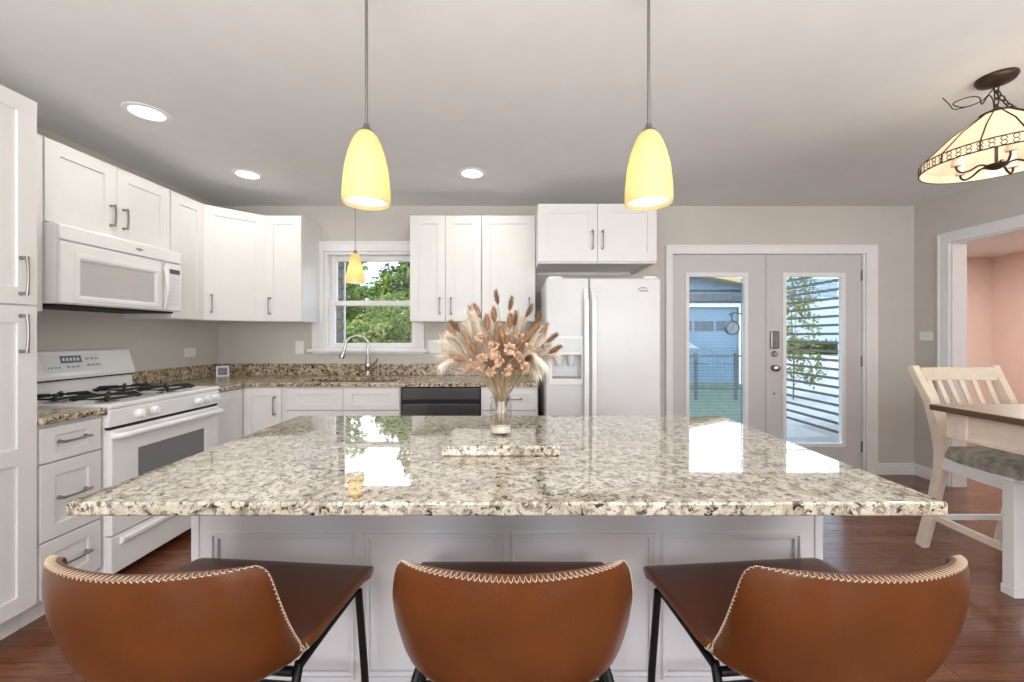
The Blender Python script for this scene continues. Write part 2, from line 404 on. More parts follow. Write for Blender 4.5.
# casing of the opening in the right wall
t = MB()
for xx0, xx1 in ((WR - .02, WR), (WR + WT, WR + WT + .02)):
    t.slab((OP[0] - .088, OP[1] + .09, 0, OP[3] + .088), [(OP[0], OP[1], -1, OP[3])], xx0, xx1, YZ)
t.slab((OP[0], OP[1], 0, OP[3]), [(OP[0] + .015, OP[1] - .015, -1, OP[3] - .015)], WR, WR + WT, YZ)
t.slab((OP[0] - .088, OP[1] + .09, 0, OP[3] + .088), [(OP[0] - .07, OP[1] + .072, -1, OP[3] + .07)], WR - .027, WR - .02, YZ)
struct(t.build('trim_1', TRIM, bevel=.003))

# window over the sink ------------------------------------------------
def window():
    root = struct(bpy.data.objects.new('window_1', None)); C.objects.link(root)
    x0, x1, z0, z1 = WIN
    c = MB()
    c.slab((x0 - .105, x1 + .055, z0, z1 + .09), [(x0, x1, z0 - 1, z1)], D - .02, D, XZ)
    c.slab((x0 - .105, x1 + .055, z0, z1 + .09), [(x0 - .085, x1 + .035, z0 - 1, z1 + .07)], D - .027, D - .02, XZ)
    c.build('casing', TRIM, root, bevel=.003)
    MB().slab((x0, x1, z0, z1), [(x0 + .025, x1 - .025, z0 + .02, z1 - .025)], D, D + WT, XZ).build('jamb', TRIM, root, bevel=.002)
    MB().box(x0 - .14, x1 + .09, D - .05, D + .03, z0 - .018, z0 + .01).build('sill', TRIM, root, bevel=.005)
    MB().box(x0 - .105, x1 + .055, D - .016, D, z0 - .035, z0 - .018).build('apron', TRIM, root, bevel=.003)
    zm = 1.56; gx0, gx1 = x0 + .075, x1 - .075
    for nm, za, zb, y, ra, rb in (('sash', z0 + .02, zm + .025, D + .045, .045, .045), ('sash', zm - .02, z1 - .025, D + .085, .045, .05)):
        s = MB().slab((x0 + .025, x1 - .025, za, zb), [(gx0, gx1, za + ra, zb - rb)], y, y + .035, XZ).build(nm, TRIM, root, bevel=.004)
        MB().box(gx0, gx1, y + .015, y + .019, za + ra, zb - rb).build('glass_pane', CLEAR, s)
    k = MB().box(-1.33, -1.25, D + .03, D + .046, zm + .002, zm + .02).build('latch', TRIM, root, bevel=.003)
window()

# french doors ----------------------------------------------------------
def french_doors():
    root = struct(bpy.data.objects.new('door_1', None)); C.objects.link(root)
    x0, x1, _, z1 = DR
    c = MB()
    c.slab((x0 - .052, x1 + .10, 0, z1 + .068), [(x0 + .012, x1 - .0, -1, z1 - .012)], D - .02, D, XZ)
    c.slab((x0 - .052, x1 + .10, 0, z1 + .068), [(x0 - .036, x1 + .08, -1, z1 + .05)], D - .026, D - .02, XZ)
    c.build('casing', TRIM, root, bevel=.003)
    MB().slab((x0, x1, 0, z1), [(x0 + .014, x1 - .014, -1, z1 - .014)], D, D + WT, XZ).build('jamb', TRIM, root)
    MB().box(x0 + .014, x1 - .014, D + .01, D + WT, 0, .02).build('threshold', DSTEEL, root)
    y = D + .018
    for (a, bb, ga, gb, closed) in ((1.458, 2.322, 1.60, 2.128, True), (2.328, 3.192, 2.488, 3.018, False)):
        gz0, gz1 = .265, 1.815
        leaf = MB().slab((a, bb, .022, 2.004), [(ga, gb, gz0, gz1)], y, y + .044, XZ).build('door_leaf', DOORP, root, bevel=.002)
        fr = MB().slab((ga - .022, gb + .022, gz0 - .022, gz1 + .024), [(ga + .012, gb - .012, gz0 + .012, gz1 - .012)], y - .012, y, XZ)
        fr.slab((ga, gb, gz0, gz1), [(ga + .014, gb - .014, gz0 + .014, gz1 - .014)], y, y + .012, XZ)
        fr.box((ga + gb) / 2 - .055, (ga + gb) / 2 + .055, y - .018, y - .011, gz1 + .008, gz1 + .016)
        fr.build('lite_frame', TRIM, leaf, bevel=.003)
        MB().box(ga + .01, gb - .01, y + .013, y + .016, gz0 + .01, gz1 - .01).build('glass_pane', TINT, leaf)
        bl = MB()
        if closed:
            z = gz0 + .02; k = 0
            while z < gz1 - .03:
                bl.box(ga + .015, gb - .022, y + .0215, y + .0345, z, z + .0008, Matrix.Translation((0, y + .028, z)) @ Matrix.Rotation(R(4), 4, 'X') @ Matrix.Translation((0, -y - .028, -z))); z += .0135
            for q in (.12, .4): bl.box(ga + q, ga + q + .0012, y + .0275, y + .0285, gz0 + .02, gz1 - .02)
            bl.box(gb - .02, gb - .014, y + .024, y + .032, gz0 + .02, gz1 - .02)
        else:
            z = gz1 - .03
            while z > 1.62:
                bl.box(ga + .015, gb - .022, y + .0215, y + .0345, z, z + .0008, Matrix.Translation((0, y + .028, z)) @ Matrix.Rotation(R(28), 4, 'X') @ Matrix.Translation((0, -y - .028, -z))); z -= .0125
            for q in (.07, .43): bl.box(ga + q, ga + q + .0012, y + .0275, y + .0285, 1.60, gz1 - .02)
            bl.box(ga + .015, gb - .022, y + .0225, y + .0335, 1.595, 1.606)
        bl.build('blind', BLIND, leaf)
        MB().box(ga + .01, gb - .01, y + .038, y + .041, gz0 + .01, gz1 - .01).build('glass_pane', TINT, leaf)
        if not closed:
            k = MB().box(2.352, 2.43, y - .024, y, 1.145, 1.305).build('keypad_lock', NICK, leaf, bevel=.008)
            m = MB()
            for i in range(2):
                for j in range(5): m.lathe([(0, .002), (.006, .002), (.006, 0), (0, 0)], 10, M=Matrix.Translation((2.378 + i * .026, y - .024, 1.18 + j * .025)) @ Matrix.Rotation(R(90), 4, 'X'))
            m.build('button', STEEL, k)
            MB().lathe([(0, .03), (.02, .03), (.026, .02), (.03, 0), (0, 0)], 20, M=Matrix.Translation((2.392, y, 1.095)) @ Matrix.Rotation(R(90), 4, 'X')).build('deadbolt', STEEL, leaf, smooth=40)
            MB().lathe([(0, .062), (.018, .06), (.03, .05), (.031, .04), (.02, .028), (.012, .022), (.013, .01), (.033, .007), (.034, 0), (0, 0)], 24, M=Matrix.Translation((2.392, y, .968)) @ Matrix.Rotation(R(90), 4, 'X')).build('door_knob', STEEL, leaf, smooth=40)
            MB().lathe([(0, .004), (.01, .003), (.011, 0), (0, 0)], 12, M=Matrix.Translation((2.392, y, .732)) @ Matrix.Rotation(R(90), 4, 'X')).build('peg', STEEL, leaf)
            for z in (1.815, 1.03, .245):
                h = MB().tube([(3.199, y - .006, z - .05), (3.199, y - .006, z + .05)], .008, 10)
                h.box(3.186, 3.199, y - .003, y + .001, z - .047, z + .047)
                h.build('hinge', NICK, leaf, smooth=40)
        else:
            MB().box(2.314, 2.336, y - .012, y, .022, 2.004).build('astragal', DOORP, leaf, bevel=.003)
french_doors()

# ------------------------------------------------------------------ cabinets
def shaker(mb, x0, x1, z0, z1, yf, t=.02, rail=.07, rz=None, mids=()):
    rz = rz or rail
    zs = [z0 + rz] + [q for m in mids for q in (m - rail / 2, m + rail / 2)] + [z1 - rz]
    holes = [(x0 + rail, x1 - rail, zs[i], zs[i + 1]) for i in range(0, len(zs), 2)]
    mb.slab((x0, x1, z0, z1), holes, yf, yf + t, XZ)
    for h in holes: mb.box(h[0] - .001, h[1] + .001, yf + .009, yf + t - .002, h[2] - .001, h[3] + .001)
    return mb
def pull(x, z, yf, L=.14, vert=True):
    mb = MB(); k = 13; pts = []; rs = []
    for i in range(k):
        s = -1 + 2 * i / (k - 1); out = .026 + .006 * (1 - s * s)
        pts.append((x, yf - out, z + s * L / 2) if vert else (x + s * L / 2, yf - out, z)); rs.append(.0048 + .002 * abs(s) ** 3)
    mb.tube(pts, rs, 8)
    for s in (-1, 1):
        q = s * (L / 2 - .006)
        c = (x, 0, z + q) if vert else (x + q, 0, z)
        mb.lathe([(.009, 0), (.0075, .006), (.0055, .014), (.0062, .03), (0, .031)], 10, M=Matrix.Translation((c[0], yf, c[2])) @ Matrix.Rotation(R(90), 4, 'X'))
    return mb
def cabinet(name, label, loc, rz, w, d, h, fronts, toe=False, group=None, m=CAB, z_toe=.1, hollow=False):
    t = thing(name, label, 'cabinet', loc, rz, group)
    b = MB()
    if hollow: b.slab((0, w, -d, -.022), [(.04, w - .04, -d + .03, -.05)], .64, h, XY).box(0, w, -d, -.022, z_toe, .64).box(.0, w, -d + .06, -.022, 0, z_toe)
    elif toe: b.box(0, w, -d, -.022, z_toe, h).box(.0, w, -d + .06, -.022, 0, z_toe)
    else: b.box(0, w, -d, 0, 0, h)
    b.build('body', m, t, bevel=.0015)
    for f in fronts:
        dd = shaker(MB(), f['x'][0], f['x'][1], f['z'][0], f['z'][1], -d - .02, .0195, f.get('rail', .07), f.get('rz'), f.get('mids', ())).build(f['kind'], m, t, bevel=.0018)
        if f.get('h'):
            o, hx, hz, L = f['h']
            pull(hx, hz, -d - .02, L, o == 'v').build('handle', NICK, dd, smooth=50)
    return t
def fr(kind, x0, x1, z0, z1, h=None, **k): return dict(kind=kind, x=(x0, x1), z=(z0, z1), h=h, **k)
G = .002
ZU0, ZU1 = 1.38, 2.265; HU = ZU1 - ZU0
L90 = R(90)
# left wall, rz 90: local x runs into the room's depth, front faces +X
cabinet('pantry_cabinet', 'tall white pantry cabinet with two stacked doors left of the drawer base', (WL, 1.30, 0), L90, .457, .62, 2.27,
        [fr('door', .003, .454, 1.392, 2.262, ('v', .395, 1.51, .16)), fr('door', .003, .454, .112, 1.384, ('v', .395, 1.27, .16), mids=(.76,))], True)
cabinet('base_cabinet', 'narrow white base cabinet with three drawers between pantry and range', (WL, 1.76, 0), L90, .272, .62, .874,
        [fr('drawer', .004, .266, .704, .856, ('h', .135, .786, .125), rail=.06, rz=.04), fr('drawer', .004, .266, .362, .697, ('h', .135, .535, .125), rail=.06),
         fr('drawer', .004, .266, .117, .355, ('h', .135, .235, .125), rail=.06)], True)
cabinet('wall_cabinet', 'narrow white wall cabinet tucked between the tall pantry and the microwave', (WL, 1.76, ZU0), L90, .287, .31, HU,
        [fr('door', .003, .284, .003, HU - .003, ('v', .05, .13, .14))])
cabinet('wall_cabinet', 'short white two door wall cabinet directly above the microwave', (WL, 2.05, 1.838), L90, .755, .31, ZU1 - 1.838,
        [fr('door', .003, .376, .003, ZU1 - 1.838 - .003, ('v', .338, .125, .125)), fr('door', .379, .752, .003, ZU1 - 1.838 - .003, ('v', .417, .125, .125))])
cabinet('wall_cabinet', 'narrow white wall cabinet right of the microwave, without a visible handle', (WL, 2.808, ZU0), L90, .309, .31, HU,
        [fr('door', .003, .306, .003, HU - .003)])
# diagonal corner wall cabinet
def corner_wall_cabinet():
    t = thing('corner_wall_cabinet', 'white diagonal corner wall cabinet with one angled door', 'cabinet', (WL, D, ZU0))
    poly = [(0, 0), (0, -.61), (.31, -.61), (.61, -.31), (.61, 0)]
    MB().prism(poly, lambda u, v, w: (u, v, w), 0, HU).build('body', CAB, t, bevel=.0015)
    L = .3 * math.sqrt(2)
    dd = shaker(MB(), .004, L - .004, .003, HU - .003, -.02, .0195).build('door', CAB, t, bevel=.0018, loc=(.31, -.61, 0), rot=(0, 0, R(45)))
    pull(.052, .13, -.02, .14).build('handle', NICK, dd, smooth=50)
corner_wall_cabinet()
cabinet('wall_cabinet', 'white single door wall cabinet just left of the window', (-2.068, D, ZU0), 0, .31, .31, HU,
        [fr('door', .003, .307, .003, HU - .003, ('v', .05, .13, .14))])
cabinet('wall_cabinet', 'white two door wall cabinet just right of the window', (-.86, D, ZU0), 0, .598, .31, HU,
        [fr('door', .003, .2975, .003, HU - .003, ('v', .252, .13, .14)), fr('door', .3005, .595, .003, HU - .003, ('v', .346, .13, .14))])
cabinet('wall_cabinet', 'white wide single door wall cabinet behind the bouquet, beside the fridge', (-.26, D, ZU0), 0, .447, .31, HU,
        [fr('door', .003, .444, .003, HU - .003, ('v', .395, .13, .14))])
def fridge_cabinet():
    w, d, h = .907, .60, 2.27 - 1.815
    t = thing('wall_cabinet', 'deep white two door cabinet above the refrigerator', 'cabinet', (.189, D, 1.815))
    b = MB().box(0, w, -d, 0, .02, h)
    b.slab((0, w, -d, 0), [(.025, w - .025, -d + .02, -.02)], 0, .02, XY)
    b.build('body', CAB, t, bevel=.0015)
    for x0, x1, hx in ((.003, .452, .415), (.455, .904, .492)):
        dd = shaker(MB(), x0, x1, .012, h - .004, -d - .02, .0195).build('door', CAB, t, bevel=.0018)
        pull(hx, .175, -d - .02, .14).build('handle', NICK, dd, smooth=50)
fridge_cabinet()
# base run
def corner_base():
    t = thing('corner_base_cabinet', 'white corner base cabinet between range and sink with folding door', 'cabinet', (WL, D, 0))
    xf, yf = .62, -.62
    e = .022; poly = [(e, -e), (e, -.925), (xf - .0, -.925), (xf, yf), (.96, yf), (.96, -e)]
    MB().prism(poly, lambda u, v, w: (u, v, w), .1, .874).build('body', CAB, t, bevel=.0015)
    q = .56
    MB().prism([(e, -e), (e, -.925), (q, -.925), (q, -q), (.96, -q), (.96, -e)], lambda u, v, w: (u, v, w), 0, .1).build('toe_kick', CAB, t)
    MB_ = shaker(MB(), .004, .283, .112, .866, -.02, .0195, .06)
    MB_.build('door', CAB, t, bevel=.0018, loc=(xf, -.925, 0), rot=(0, 0, L90))
    d2 = shaker(MB(), .022, .305, .112, .866, -.02, .0195, .06).build('door', CAB, t, bevel=.0018, loc=(xf, yf, 0))
    pull(.262, .735, -.02, .14).build('handle', NICK, d2, smooth=50)
corner_base()
cabinet('sink_base_cabinet', 'white sink base cabinet with two false fronts under the window', (-1.715, D, 0), 0, .86, .62, .874,
        [fr('drawer_front', .004, .4285, .70, .862, rail=.07, rz=.045), fr('drawer_front', .4315, .856, .70, .862, rail=.07, rz=.045),
         fr('door', .004, .4285, .112, .694, ('v', .38, .58, .14)), fr('door', .4315, .856, .112, .694, ('v', .48, .58, .14))], True, hollow=True)
cabinet('base_cabinet', 'white base cabinet with a top drawer between dishwasher and refrigerator', (-.243, D, 0), 0, .432, .62, .874,
        [fr('drawer', .004, .428, .70, .862, ('h', .25, .785, .12), rail=.07, rz=.045), fr('door', .004, .428, .112, .694, ('v', .05, .58, .14))], True)
# dishwasher
def dishwasher():
    t = thing('dishwasher', 'dark stainless steel dishwasher built in right of the sink', 'dishwasher', (-.852, D, 0))
    MB().box(0, .606, -.6, -.03, .09, .872).build('body', DARK, t)
    MB().box(.006, .600, -.632, -.6, .775, .866).build('control_strip', DSTEEL, t, bevel=.004)
    MB().box(.006, .600, -.618, -.6, .745, .775).build('handle_recess', DARK, t)
    p = MB().box(.006, .600, -.632, -.6, .1, .745).build('door', DSTEEL, t, bevel=.005)
    MB().box(.02, .586, -.56, -.54, 0, .09).build('toe_kick', DARK, t)
dishwasher()

# worktops, backsplash, sink, faucet --------------------------------------
ZT, ZB = .905, .875
o = MB().box(WL, -2.02, 1.76, 2.036, ZB, ZT).build('worktop', GRAN2, bevel=.004)
tag(o, 'short brown granite worktop over the three drawer base, left of the range', 'countertop')
SX0, SX1, SY0, SY1 = -1.66, -.93, 3.19, 3.52
b = MB().slab((WL, .20, 2.806, D), [(-2.02, .3, 2.7, 3.085), (SX0, SX1, SY0, SY1)], ZB, ZT, XY)
o = b.build('worktop', GRAN2, bevel=.004); tag(o, 'long L-shaped brown granite worktop along the window wall with sink cutout', 'countertop')
b = MB().box(WL + .02, .20, D - .02, D, ZT, ZT + .104).build('backsplash', GRAN2, bevel=.003)
tag(b, 'long low brown granite backsplash strip under the window', 'backsplash')
b = MB().box(WL, WL + .02, 2.83, D, ZT, ZT + .104).build('backsplash', GRAN2, bevel=.003)
tag(b, 'short low brown granite backsplash strip on the left wall beside the range', 'backsplash')
def sink():
    t = thing('kitchen_sink', 'undermount steel kitchen sink set in the worktop below the window', 'sink', (-1.295, 3.355, ZB - .19))
    for a, b_ in ((-.372, -.015), (.015, .372)):
        m = MB().slab((a, b_, -.172, .172), [(a + .007, b_ - .007, -.165, .165)], .004, .189, XY)
        m.box(a, b_, -.172, .172, 0, .004); m.build('basin', STEEL, t)
        MB().lathe([(.035, .0042), (.034, .007), (.02, .005), (0, .005)], 16, c=((a + b_) / 2, 0, 0)).build('drain', NICK, t)
    MB().box(-.015, .015, -.172, .172, .09, .17).build('divider', STEEL, t)
sink()
def faucet():
    t = thing('kitchen_faucet', 'tall gooseneck nickel faucet behind the sink', 'faucet', (-1.275, 3.60, ZT))
    MB().lathe([(0, 0), (.033, 0), (.034, .008), (.026, .016), (.022, .05), (.027, .075), (.03, .10), (.024, .125), (.017, .14), (.018, .16), (.014, .17), (0, .17)], 20).build('base', STEEL, t, smooth=50)
    pts = [(0, 0, .16), (-.002, -.002, .22)]
    for i in range(15):
        a = R(180 * i / 14 * 1.02); pts.append((-.08 + .08 * math.cos(a), -.05 + .05 * math.cos(a), .27 + .085 * math.sin(a)))
    pts += [(-.167, -.104, .235)]
    MB().tube(pts, .0115, 12).build('spout', STEEL, t, smooth=60)
    MB().tube([(-.164, -.102, .25), (-.172, -.107, .215), (-.184, -.115, .175), (-.187, -.117, .165)], [.012, .016, .024, .02], 14).build('spray_head', STEEL, t, smooth=50)
    MB().tube([(.015, 0, .10), (.06, -.01, .115), (.075, -.012, .13), (.085, -.014, .16)], [.011, .009, .008, .006], 10).build('lever', STEEL, t, smooth=60)
    MB().tube([(-.09, -.055, .355), (-.085, -.052, .365), (-.08, -.05, .37)], [.014, .015, .006], 10).build('collar', STEEL, t, smooth=60)
faucet()
def desk_clock():
    t = thing('countertop_clock', 'small square white framed clock on the worktop in the kitchen corner', 'clock', (-2.52, 3.55, ZT), R(35))
    MB().slab((-.047, .047, .001, .095), [(-.034, .034, .015, .081)], -.012, .012, XZ).build('frame', PLASTIC, t, bevel=.003)
    MB().box(-.034, .034, -.004, .008, .015, .081).build('face', GREYP, t)
    m = MB().tube([(0, -.006, .048), (0, -.006, .07)], .0018, 6).tube([(0, -.006, .048), (.015, -.006, .04)], .0018, 6)
    m.slab((-.022, .022, .026, .07), [(-.018, .018, .03, .066)], -.006, -.0045, XZ); m.build('hand', DARK, t)
desk_clock()

# ------------------------------------------------------------------ range
def gas_range():
    t = thing('gas_range', 'white freestanding gas range with black grates on the left wall', 'stove', (WL, 2.04, 0), L90)
    w, d = .758, .66                      # local front at y = -d
    b = MB().box(.002, w - .002, -d + .02, -.01, .05, .80)
    b.build('body', ENAM, t, bevel=.004)
    for x in (.04, w - .04):
        for y in (-.6, -.06): MB().lathe([(0, 0), (.016, 0), (.014, .05), (0, .05)], 10, c=(x, y, 0)).build('foot', DARK, t)
    # cooktop with a shallow well
    c = MB().slab((0, w, -d - .012, -.03), [(.03, w - .03, -d + .05, -.09)], .895, .918, XY).box(.0, w, -d + .0, -.03, .86, .897)
    c.build('cooktop', ENAM, t, bevel=.005)
    # sloped knob panel
    MB().prism([(-d, .80), (-d - .012, .885), (-d + .0, .893), (-d + .1, .893), (-d + .1, .80)], lambda u, v, q: (q, u, v), 0, w).build('control_panel', ENAM, t, bevel=.004)
    for x in (.158, .254, .567, .647, .717):
        k = MB().lathe([(.026, 0), (.026, .006), (.02, .010), (.018, .03), (.015, .033), (0, .033)], 20, M=Matrix.Translation((x, -d - .006, .845)) @ Matrix.Rotation(R(82), 4, 'X'))
        k.box(x - .004, x + .004, -d - .044, -d - .03, .83, .865); k.build('knob', ENAM, t, smooth=40)
    MB().box(.004, w - .004, -d + .0, -d + .03, .788, .80).build('vent_gap', DARK, t)
    # oven door
    dr = MB().slab((.006, w - .006, .255, .786), [(.155, w - .13, .40, .66)], -d - .012, -d + .03, XZ).build('oven_door', ENAM, t, bevel=.006)
    MB().box(.14, w - .115, -d - .004, -d + .02, .385, .675).build('window', OVENG, dr)
    h = MB().tube([(.015, -d - .012, .755), (.02, -d - .045, .757), (.05, -d - .052, .757), (w / 2, -d - .054, .757), (w - .05, -d - .052, .757), (w - .02, -d - .045, .757), (w - .015, -d - .012, .755)], .0165, 12)
    h.build('handle', ENAM, dr, smooth=60)
    s = MB().box(.006, w - .006, -d - .008, -d + .03, .058, .247).build('storage_drawer', ENAM, t, bevel=.006)
    MB().prism([(-d - .008, .19), (-d - .03, .205), (-d - .03, .225), (-d - .008, .235)], lambda u, v, q: (q, u, v), .05, w - .05).build('grip', ENAM, s, bevel=.003)
    # backguard
    MB().prism([(-.005, .90), (-.005, 1.16), (-.02, 1.178), (-.055, 1.17), (-.10, 1.03), (-.10, 1.005), (-.075, 1.0), (-.085, .915), (-.085, .90)], lambda u, v, q: (q, u, v), 0, w).build('backguard', ENAM, t, bevel=.005)
    MB().box(.004, w - .004, -.101, -.08, 1.004, 1.012).build('vent_slot', DARK, t)
    def onface(u, v, q):                 # u along, v up the sloping face
        a = Vector((0, -.10, 1.03)); bb = Vector((0, -.055, 1.17)); dirv = (bb - a).normalized(); nn = Vector((0, -dirv.z, dirv.y))
        p = a + dirv * v + nn * q; return (u, p.y, p.z)
    ov = MB().slab((.22, .545, .022, .128), [], .0005, .002, onface).build('control_overlay', PANELG, t)
    MB().slab((.315, .43, .075, .118), [], .002, .003, onface).build('display', DISP, ov)
    m = MB()
    for i in range(5): m.slab((.325 + i * .02, .337 + i * .02, .088, .106), [], .003, .0036, onface)
    m.build('digits', PANELG, ov)
    m = MB()
    for i in range(4): m.slab((.24 + i * .018, .25 + i * .018, .045, .055), [], .002, .003, onface)
    for i in range(3):
        for j in range(2): m.slab((.455 + i * .027, .472 + i * .027, .05 + j * .04, .062 + j * .04), [], .002, .003, onface)
    for i in range(3): m.slab((.34 + i * .026, .356 + i * .026, .045, .056), [], .002, .003, onface)
    m.build('buttons', GREYP, ov)
    # burners and grates
    for x in (.19, .57):
        for y in (-.47, -.20):
            MB().lathe([(0, .897), (.05, .897), (.05, .905), (.038, .91), (.038, .922), (.03, .927), (0, .927)], 20, c=(x, y, 0)).build('burner', STEEL, t, smooth=40)
            g = MB(); gz = .935
            for a in range(4):
                ang = R(45 + 90 * a); ca, sa = math.cos(ang), math.sin(ang)
                g.tube([(x + .128 * ca, y + .118 * sa, .918), (x + .128 * ca, y + .118 * sa, gz), (x + .115 * ca, y + .105 * sa, gz + .008), (x + .03 * ca, y + .03 * sa, gz + .006)], .0085, 6)
            hx, hy = .10, .092
            g.tube([(x - hx, y - hy, gz - .006), (x + hx, y - hy, gz - .006), (x + hx, y + hy, gz - .006), (x - hx, y + hy, gz - .006)], .0075, 6, closed=True)
            g.build('grate', IRON, t)
gas_range()

# ------------------------------------------------------------------ microwave
def microwave():
    w, d, h = .753, .385, .42
    t = thing('microwave_oven', 'white over the range microwave with curved handle under the short cabinet', 'microwave', (WL, 2.051, 1.412), L90)
    MB().box(0, w, -d, 0, .012, h).build('body', ENAM, t, bevel=.004)
    MB().box(.02, w - .02, -d + .02, -.02, 0, .012).build('underside_filter', DARK, t)
    v = MB().prism([(-d, h - .085), (-d - .022, h - .08), (-d - .018, h - .01), (-d, h - .004)], lambda a, b, q: (q, a, b), .001, w - .001).build('vent_grille', ENAM, t, bevel=.003)
    m = MB().ball((.44, -d - .0215, h - .045), .025, .002, .008)
    m.build('emblem', GREYP, v)
    dr = MB().slab((.002, .60, .016, h - .092), [(.10, .545, .06, .245)], -d - .024, -d, XZ).build('door', ENAM, t, bevel=.006)
    MB().slab((.068, .578, .032, .278), [(.092, .553, .052, .253)], -d - .028, -d - .022, XZ).build('window_frame', ENAM, dr, bevel=.003)
    MB().box(.092, .553, -d - .018, -d - .01, .052, .253).build('window', MICROG, dr)
    pts = []
    for i in range(11):
        s = -1 + .2 * i; pts.append((.612 - .012 * (1 - s * s), -d - .03 - .032 * (1 - s * s), .16 + s * .14))
    MB().sweep(pts, (1, 0, 0), .026, .014).build('handle', ENAM, dr, bevel=.005)
    p = MB().box(.632, w - .002, -d - .024, -d, .016, h - .092).build('control_panel', ENAM, t, bevel=.006)
    MB().box(.655, .735, -d - .0255, -d - .023, .262, .292).build('display', DISP, p)
    m = MB()
    for i in range(3):
        for j in range(7): m.box(.655 + i * .028, .677 + i * .028, -d - .0252, -d - .0235, .05 + j * .028, .068 + j * .028)
    m.build('button_pad', PANELG, p)
microwave()

# ------------------------------------------------------------------ refrigerator
def fridge():
    t = thing('refrigerator', 'white side by side refrigerator with ice and water dispenser', 'refrigerator', (.236, D, 0))
    w, h = .824, 1.678
    MB().box(0, w, -.71, -.04, .02, h - .02).build('body', FRID, t, bevel=.006)
    MB().box(.02, w - .02, -.73, -.71, .02, .09).build('kick_grille', GREYP, t)
    yf, yb = -.805, -.715
    fz = MB().slab((.002, .306, .1, h - .004), [(.045, .262, .955, 1.125)], yf, yb, XZ)
    fz.box(.03, .28, yf + .07, yb - .003, .94, 1.14)
    fz = fz.build('freezer_door', FRID, t, bevel=.012, seg=3)
    fr_ = MB().slab((.02, .268, .91, 1.258), [(.045, .252, .955, 1.125)], yf - .007, yf + .002, XZ).build('dispenser', ENAM, fz, bevel=.004)
    MB().box(.04, .25, yf - .009, yf - .006, 1.145, 1.245).build('dispenser_panel', PANELG, fr_, bevel=.002)
    for x in (.10, .185):
        MB().lathe([(0, -.03), (.018, -.03), (.03, .03), (.03, .055), (0, .055)], 16, c=(x, yf + .038, 1.072)).build('chute', PANELG, fr_, smooth=40)
    MB().box(.05, .256, yf + .002, yf + .06, .955, .966).build('drip_tray', GREYP, fr_)
    fd = MB().box(.312, w - .002, yf, yb, .1, h - .004).build('fridge_door', FRID, t, bevel=.012, seg=3)
    for x, par, s in ((.283, fz, 1), (.337, fd, -1)):
        pts = [(x, yf - .004, .28), (x, yf - .038, .36), (x, yf - .044, .9), (x, yf - .038, 1.5), (x, yf - .004, 1.6)]
        MB().sweep(pts, (1, 0, 0), .034, [.008, .024, .026, .024, .008]).build('handle', ENAM, par, bevel=.006)
    # swoosh emblem on the right door
    m = MB(); pts = []
    for i in range(13):
        a = R(200 - 170 * i / 12); pts.append((.695 + .036 * math.cos(a), yf - .002, 1.588 + .018 * math.sin(a)))
    m.tube(pts, [.001 + .003 * math.sin(math.pi * i / 12) for i in range(13)], 6)
    m.box(.672, .732, yf - .002, yf + .001, 1.578, 1.588); m.build('emblem', GREYP, fd)
    MB().box(.32, .36, -.705, -.69, h - .03, h - .01).build('trim_strip', FRID, t)
    for x in (.02, w - .12):
        MB().prism([(0, 0), (.1, 0), (.1, .012), (.085, .02), (.015, .02), (0, .012)], lambda a, b, q: (x + a, q, h - .006 + b), -.78, -.68).build('hinge_cover', ENAM, t, bevel=.003)
fridge()

# ------------------------------------------------------------------ island
IY0, IY1 = .872, 1.825
IX0, IX1 = -.956, .930
def island():
    x0, x1, y0, y1 = -.926, .892, 1.175, 1.80
    t = thing('kitchen_island', 'white panelled island base with four framed panels behind the stools', 'kitchen island', (0, 0, 0))
    b = MB().box(x0 + .012, x1 - .012, y0 + .012, y1 - .012, .0, .874)
    b.build('body', ISL, t)
    for xa, xb in ((x0, x0 + .024), (x1 - .024, x1)):
        MB().box(xa, xb, y0, y1, .0, .874).build('side_panel', ISL, t, bevel=.003)
    px = [(-.873, -.452), (-.436, -.026), (-.008, .415), (.424, .833)]
    for a, c in px:
        m = MB(); zt, zb = .698, .27
        m.slab((a, c, zb, zt), [(a + .022, c - .022, zb + .022, zt - .022)], y0 + .002, y0 + .012, XZ)
        m.slab((a + .004, c - .004, zb + .004, zt - .004), [(a + .012, c - .012, zb + .012, zt - .012)], y0 - .004, y0 + .002, XZ)
        m.build('panel_moulding', ISL, t, bevel=.002)
    f = MB().slab((x0 + .024, x1 - .024, 0, .874), [(a, c, .27, .698) for a, c in px], y0 + .004, y0 + .012, XZ)
    f.build('face_frame', ISL, t)
    MB().box(x0 - .008, x1 + .008, y0 - .012, y0, 0, .11).build('base_moulding', ISL, t, bevel=.004)
island()
o = MB().box(IX0, IX1, IY0, IY1, ZB, ZT).build('island_worktop', GRAN, bevel=.005, seg=3)
tag(o, 'large cream speckled granite island worktop in the foreground', 'countertop')
o = MB().box(-.211, .138, 1.205, 1.515, ZT + .001, ZT + .031).build('granite_board', GRAN, bevel=.004)
tag(o, 'small rectangular granite board under the jar on the island', 'serving board')

